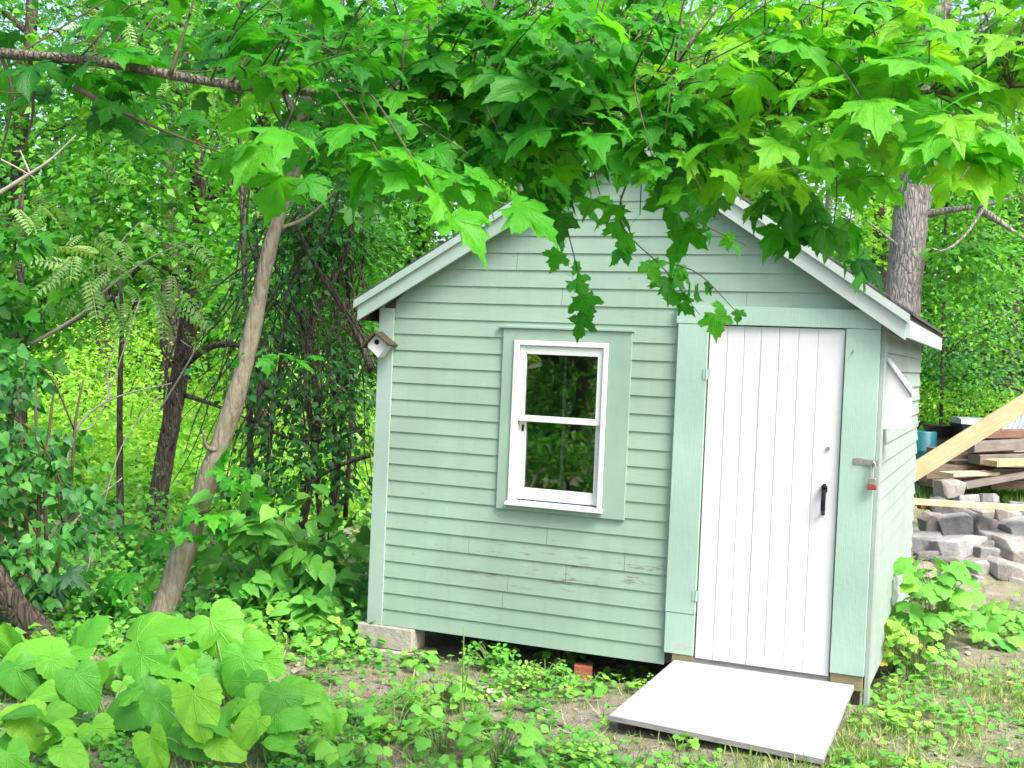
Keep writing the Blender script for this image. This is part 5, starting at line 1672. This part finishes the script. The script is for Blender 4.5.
def stone(label, u, v, w, h, kind, sd, d=None, tilt=0.0, name='fieldstone', group=GS):
    d = d if d is not None else 10.35 + (578 - v) / 78 * 0.95
    c = at(u, v, d)
    q = np.random.default_rng(sd)
    w, h = w * 1.25, h * 1.14
    hw, hh, hd = w / 2 * d / F, h / 2 * d / F, w / 2 * d / F * 0.85
    bm = bmesh.new()
    for sx in (-1, 1):
        for sy in (-1, 1):
            for sz in (-1, 1):
                for k_ in range(3):
                    e = np.array([q.uniform(0.3, 1.05), q.uniform(0.3, 1.05), q.uniform(0.3, 1.06)])
                    e[k_] = q.uniform(0.95, 1.1)
                    bm.verts.new((sx * hw * e[0], sy * hd * e[1], sz * hh * e[2]))
    bmesh.ops.convex_hull(bm, input=bm.verts)
    loose = [v_ for v_ in bm.verts if not v_.link_faces]
    bmesh.ops.delete(bm, geom=loose, context='VERTS')
    me_ = bpy.data.meshes.new(name)
    bm.to_mesh(me_)
    bm.free()
    me_.materials.append(SM[kind])
    o = bpy.data.objects.new(name, me_)
    COL.objects.link(o)
    o.location = Vector(c)
    o.rotation_euler = (q.uniform(-.15, .15), tilt + q.uniform(-.16, .16), ax_ + q.uniform(-.5, .5))
    b_ = o.modifiers.new('bevel', 'BEVEL')
    b_.width = min(hh, hw) * 0.09
    b_.segments = 2
    return tag(o, label, 'stone', group)


stones = [('grey slab nearest the shed wall in the lower course', 926, 543, 26, 16, 'grey', 0), ('long pale flat block low in the heap', 952, 547, 42, 18, 'pale', 0), ('blocky grey stone standing on the long pale block', 957, 527, 30, 24, 'grey', -0.3),
          ('rounded grey stone between the shed and the blocky stone', 933, 525, 20, 20, 'tan', 0), ('tilted dark slab lying at the top under the thin board', 952, 511, 38, 14, 'dark', 0.35), ('dark wedge stone in the middle of the heap', 979, 527, 28, 19, 'dark', 0.2),
          ('brown-grey stone right under the thin board', 982, 514, 27, 15, 'tan', 0), ('small upright stone just behind the thin board', 988, 501, 16, 13, 'grey', 0), ('smooth tan stone at upper right of the heap', 1003, 516, 25, 14, 'tan', 0),
          ('big bluish pale boulder at the right picture edge', 1018, 530, 30, 20, 'pale', -0.2), ('wide grey slab in the middle course', 1000, 539, 36, 13, 'grey', 0.0), ('thin dark slab bridging the middle course', 984, 544, 30, 9, 'dark', 0.05),
          ('squared grey block below the thin dark slab', 984, 553, 28, 13, 'grey', 0), ('large tan block low at the right picture edge', 1015, 553, 34, 24, 'tan', 0.1), ('rough tan stone at the bottom of the heap', 979, 567, 28, 15, 'tan', 0),
          ('broad tan stone at bottom right of the heap', 1005, 571, 33, 18, 'tan', 0.05), ('small pale stone behind the board by the blocky stone', 966, 500, 17, 9, 'pale', 0), ('grey stone at upper right touching the picture edge', 1022, 511, 20, 14, 'grey', 0),
          ('small dark stone left of the rough tan stone', 957, 566, 14, 10, 'dark', 0), ('dark flat stone beneath the long pale block', 946, 559, 26, 9, 'dark', 0), ('low dark stone at the foot of the side wall', 926, 556, 18, 9, 'dark', 0),
          ('tiny stone on the ground before the heap', 977, 579, 13, 7, 'grey', 0), ('flat grey stone in the soil before the heap', 945, 573, 18, 6, 'grey', 0), ('small tan stone beside the weeds at the heap foot', 1018, 582, 16, 7, 'tan', 0)]
for k, (lab, u, v, w, h, kd, tl) in enumerate(stones):
    stone(lab, u, v, w, h, kd, 100 + k, None, tl)
stone('lone weathered boulder on the grass before the wood pile', 949, 488, 21, 15, 'tan', 201, 14.2, 0, 'boulder', 'boulders on the grass')
p = at(927, 506, 11.2)
block('red_brick', p[0] - 0.08, p[0] + 0.05, p[1] - 0.04, p[1] + 0.05, p[2] - 0.03, p[2] + 0.025, M['brick'], 'broken reddish brick lying beside the thin board end', 'brick', rot=0.5)

WM = {'brown': wood_mat('weathered brown plank', (0.10, 0.07, 0.05), (0.20, 0.155, 0.12)), 'grey': wood_mat('weathered grey plank', (0.13, 0.11, 0.10), (0.25, 0.22, 0.20)), 'new': wood_mat('new yellow pine', (0.38, 0.275, 0.145), (0.50, 0.40, 0.25), bump=0.2),
      'red': wood_mat('reddish plank', (0.13, 0.075, 0.05), (0.21, 0.13, 0.09)), 'pine': wood_mat('pale pine', (0.44, 0.36, 0.21), (0.56, 0.48, 0.32), bump=0.2)}


def plank(name, label, u0, v0, d0, u1, v1, d1, th, wd, kind, group=None, cat='plank'):
    a, b = at(u0, v0, d0), at(u1, v1, d1)
    ln = np.linalg.norm(b - a)
    xd = (b - a) / ln
    yd = unit(np.cross([0, 0, 1.0], xd)[None])[0]
    zd = np.cross(xd, yd)
    me_ = MB().box(0, ln, -wd / 2, wd / 2, -th / 2, th / 2).build(name, WM[kind], None, bevel=min(th, wd) * 0.06)
    me_.matrix_world = Matrix(((xd[0], yd[0], zd[0], a[0]), (xd[1], yd[1], zd[1], a[1]), (xd[2], yd[2], zd[2], a[2]), (0, 0, 0, 1)))
    return tag(me_, label, cat, group)


plank('timber_beam', 'new yellow timber beam slanting up to the right behind the shed', 790, 549, 10.9, 1060, 381, 10.9, 0.155, 0.045, 'new', cat='beam')
plank('pine_board', 'thin pale board lying across the top of the stones', 905, 501, 10.75, 1075, 511, 10.65, 0.045, 0.14, 'pine')
GP = 'planks in the wood pile'
for lab, u0, v0, u1, v1, d, th, kd in (('thick grey-brown plank high in the wood pile', 968, 447, 1045, 443, 17.0, 0.13, 'grey'), ('grey plank under the thick top plank', 974, 459, 1060, 457, 17.0, 0.14, 'grey'), ('short new yellow board sticking out of the pile', 990, 463, 1060, 461, 16.6, 0.085, 'new'),
                                       ('brown plank at the left end of the pile', 922, 469, 976, 468, 17.0, 0.11, 'brown'), ('thin pale lath on the pile front', 946, 474, 992, 473, 16.5, 0.045, 'pine'), ('thin grey plank slanting to the ground at right', 960, 486, 1040, 471, 16.4, 0.055, 'grey'),
                                       ('brown plank low at the right of the pile', 988, 474, 1060, 473, 17.0, 0.14, 'brown'), ('reddish plank near the top right of the pile', 978, 434, 1050, 433, 17.4, 0.11, 'red'), ('brown plank in the middle of the pile', 948, 464, 1000, 463, 17.3, 0.1, 'brown'),
                                       ('bottom brown plank resting on the ground at left', 926, 482, 992, 481, 16.8, 0.12, 'brown'), ('bottom brown plank resting on the ground at right', 985, 484, 1060, 483, 17.0, 0.12, 'brown'), ('dark brown plank at the very back of the pile near the drum', 932, 452, 1000, 452, 17.9, 0.13, 'brown'), ('long brown plank behind the short yellow board', 940, 458, 1070, 462, 17.7, 0.16, 'brown'), ('long grey plank at mid height in the back of the pile', 935, 470, 1070, 471, 17.7, 0.16, 'grey'),
                                       ('wide brown plank on edge along the foot of the pile', 928, 479, 1065, 479, 17.5, 0.20, 'brown'), ('short brown plank end at the left foot of the pile', 918, 477, 945, 478, 16.9, 0.12, 'brown'), ('grey plank tilted across the top of the pile', 985, 441, 1050, 428, 17.6, 0.07, 'grey')):
    plank('wood_plank', lab, u0, v0, d, u1, v1, d + 0.3, th, 0.3, kd, GP)
# teal drum at the shed edge
b = at(922, 461, 18.5)
dr_ = thing('plastic_drum', (b[0], b[1], float(gz(b[0], b[1]))), 'teal plastic drum just visible past the shed edge', 'drum')
M['teal'] = plain_mat('teal plastic', (0.012, 0.12, 0.15), 0.4)
z0 = float(gz(b[0], b[1]))
zt = at(925, 431, 18.5)[2]
prof = [(0.0, z0), (0.19, z0), (0.20, z0 + 0.03), (0.2, z0 + (zt - z0) * 0.32), (0.21, z0 + (zt - z0) * 0.34), (0.2, z0 + (zt - z0) * 0.36), (0.2, z0 + (zt - z0) * 0.66), (0.21, z0 + (zt - z0) * 0.68), (0.2, z0 + (zt - z0) * 0.7), (0.2, zt - 0.02), (0.185, zt), (0.0, zt)]
mb = MB()
mb.tube([(b[0], b[1], q[1]) for q in prof[1:-1]], [q[0] for q in prof[1:-1]], 20)
mb.build('drum_body', M['teal'], dr_, True)
MB().tube([(b[0] + 0.08, b[1], zt), (b[0] + 0.08, b[1], zt + 0.025)], 0.03, 10).build('bung', M['iron'], dr_)
# black cart with a pale lid, long black trough
M['black'] = plain_mat('black plastic', (0.012, 0.012, 0.014), 0.45)
M['tin'] = plain_mat('grey tin sheet', (0.42, 0.46, 0.5), 0.35, 0.5)


def rig(u, v, d):
    p = at(u, v, d)
    return Matrix.Translation(Vector(p)) @ Matrix.Rotation(ax_, 4, 'Z')


Tm = rig(975, 440, 18.2)
gl = float(gz(*at(975, 440, 18.2)[:2])) - at(975, 440, 18.2)[2]
cart = thing('grill_cart', (Tm.translation.x, Tm.translation.y, Tm.translation.z + gl), 'black wheeled grill with pale grey lid behind the wood pile', 'grill')
MB().hexa([(-.26, -.22, 0), (.26, -.22, 0), (.26, .22, 0), (-.26, .22, 0)], [(-.3, -.25, .24), (.34, -.25, .24), (.34, .25, .24), (-.3, .25, .24)], 0, Tm).build('firebox', M['black'], cart)
MB().prism([(-.25, .245), (.25, .245), (.2, .32), (.1, .34), (-.12, .34), (-.22, .31)], 0, -.31, .36, 0, Tm).build('lid', M['tin'], cart, bevel=0.006)
for sx in (-.22, .22):
    for sy in (-.18, .18):
        MB().box(sx - .02, sx + .02, sy - .02, sy + .02, gl, 0.0, 0, Tm).build('leg', M['black'], cart)
Tm = rig(942, 438, 18.6)
gl2 = float(gz(*at(942, 438, 18.6)[:2])) - at(942, 438, 18.6)[2]
tro = thing('black_trough', (Tm.translation.x, Tm.translation.y, Tm.translation.z + gl2), 'long black plastic trough between drum and grill', 'trough')
MB().hexa([(-.2, -.15, 0.02), (.2, -.15, 0.02), (.2, .15, 0.02), (-.2, .15, 0.02)], [(-.24, -.2, .18), (.24, -.2, .18), (.24, .2, .18), (-.24, .2, .18)], 0, Tm).build('tub', M['black'], tro)
MB().box(-.26, .26, -.22, .22, .181, .2, 0, Tm).build('rim', M['iron'], tro)
MB().box(-.2, .2, -.12, .12, gl2, 0.018, 0, Tm).build('stand', M['dark_wood'], tro)
# corrugated sheet leaning at the right edge
a, b, c = at(1000, 432, 17.8), at(1050, 432, 17.8), at(1024, 400, 18.3)
up_ = c - (a + b) / 2
mb = MB()
nw = 40
prev = None
nrm_ = unit(np.cross(b - a, up_)[None])[0]
for sgn in (0, 1):
    for kk in range(nw + 1):
        p = a + (b - a) * kk / nw + nrm_ * (0.018 * math.sin(kk * 1.6) + 0.003 * sgn)
        mb.v.append(tuple(p))
        mb.v.append(tuple(p + up_ * 1.0 + (b - a) * 0.28))
st_ = 2 * (nw + 1)
for kk in range(nw):
    mb.f.append([2 * kk, 2 * kk + 2, 2 * kk + 3, 2 * kk + 1]); mb.mi.append(0)
    mb.f.append([st_ + 2 * kk + 1, st_ + 2 * kk + 3, st_ + 2 * kk + 2, st_ + 2 * kk]); mb.mi.append(0)
tag(mb.build('corrugated_sheet', M['tin'], None, origin=(a + b) / 2), 'corrugated grey metal sheet leaning on the wood pile at right', 'metal sheet')

# ================================================================== trees behind the viewer (mirrored in the panes)
for k, (x, y, r, lab) in enumerate(((-3.1, -12.5, 0.16, 'thick dark tree mirrored at the left of the panes'), (-4.6, -15.5, 0.2, 'second dark tree mirrored near the middle of the panes'), (-2.4, -16.0, 0.14, 'slender tree mirrored at the right of the panes'), (-6.5, -19.5, 0.22, 'far tree mirrored behind the other two trunks'))):
    root = tree_root('yard_tree', np.array([x, y, 0]), lab, 'tree', 'trees behind the viewer')
    mb = MB()
    z0 = float(gz(x, y))
    P = spline([(x, y, z0 - 0.1), (x + 0.1, y, z0 + 1.5), (x + 0.35, y + 0.1, z0 + 3.2), (x + 0.3, y, z0 + 6.5)], 5)
    mb.tube(P, np.linspace(r, r * 0.5, len(P)), 10, 0, 0.08)
    for j in range(7):
        a = j * 2.4
        i_ = 5 + j
        p = P[min(i_, len(P) - 1)]
        limb_tube(mb, [p, p + np.array([math.cos(a) * .7, math.sin(a) * .7, .5]), p + np.array([math.cos(a) * 1.5, math.sin(a) * 1.5, 0.7])], r * 0.35, 0.01, 4, 6)
    mb.build('trunk', M['bark_dark'], root, True)
    L = Leaves()
    spray(L, T_OVATE, np.array([x, y, z0 + 4.6]), 2600, 0.15, (1.8, 2.0, 1.8), tone=(0.0, 0.6), wid=1.2)
    spray(L, T_OVATE, np.array([x, y, z0 + 1.0]), 1300, 0.13, (1.5, 0.9, 1.2), tone=(0.0, 0.7), wid=1.2)
    L.build('crown', M['wood_leaf'], root)

for k, (x, y, w_, h_, lab) in enumerate(((-1.9, -9.2, 1.3, 0.75, 'unseen low bush added to darken the foot of the panes'), (-5.2, -13.5, 1.4, 0.9, 'unseen wider bush added to fill the reflection beside the trunks'), (-7.0, -24.0, 3.4, 2.2, 'unseen big bush added to brighten the reflection between the trunks'))):  # out-of-view bushes added to shape the reflection in the panes
    root = tree_root('reflection_bush', np.array([x, y, 0]), lab, 'bush', 'added bushes behind the viewer')
    mb = MB()
    z0 = float(gz(x, y))
    for j in range(4):
        limb_tube(mb, [(x, y, z0 - 0.05), (x + 0.3 * math.cos(j * 1.7), y + 0.3 * math.sin(j * 1.7), z0 + h_ * 0.5), (x + 0.6 * w_ * math.cos(j * 1.7), y + 0.4 * math.sin(j * 1.7), z0 + h_)], 0.02, 0.008, 4, 6)
    mb.build('stems', M['twig'], root, True)
    L = Leaves()
    spray(L, T_OVATE, np.array([x, y, z0 + h_ * 0.6]), 1500, 0.12 if k < 2 else 0.2, (w_, h_ * 0.6, 0.8), tone=(0.1, 0.9), wid=1.2)
    L.build('foliage', M['wood_leaf'] if k < 2 else M['lime_leaf'], root)

# ================================================================== LIGHT
SUN_EL, SUN_AZ = math.radians(52), math.atan2(0.80, -0.42)      # azimuth measured from +Y towards +X
sd_ = Vector((math.sin(SUN_AZ) * math.cos(SUN_EL), math.cos(SUN_AZ) * math.cos(SUN_EL), math.sin(SUN_EL)))
wd = bpy.data.worlds.new('World')
SC.world = wd
wd.use_nodes = True
nt = wd.node_tree
bgn = nt.nodes['Background']
sk = nt.nodes.new('ShaderNodeTexSky')
sk.sky_type = 'NISHITA'
sk.sun_disc = False
sk.sun_elevation = SUN_EL
sk.sun_rotation = SUN_AZ
sk.air_density = 1.0
sk.dust_density = 5.0
sk.ozone_density = 1.0
nt.links.new(sk.outputs[0], bgn.inputs[0])
bgn.inputs[1].default_value = 0.15
sl = bpy.data.lights.new('sun', 'SUN')
sl.energy = 1.75
sl.angle = math.radians(25)
sl.color = (1.0, 0.96, 0.88)
so = bpy.data.objects.new('sun', sl)
COL.objects.link(so)
so.rotation_euler = (-sd_).to_track_quat('-Z', 'Y').to_euler()
so.location = (8, -8, 12)

SC.render.engine = 'CYCLES'
SC.view_settings.view_transform = 'Standard'
SC.view_settings.look = 'None'
SC.view_settings.gamma = 1
SC.view_settings.use_curve_mapping = False
SC.view_settings.exposure = 1.63
cy = SC.cycles
cy.max_bounces = 7
cy.diffuse_bounces = 4
cy.glossy_bounces = 3
cy.transmission_bounces = 5
cy.transparent_max_bounces = 8
cy.use_denoising = True
try:
    cy.denoiser = 'OPENIMAGEDENOISE'
except Exception:
    pass
SC.render.film_transparent = False
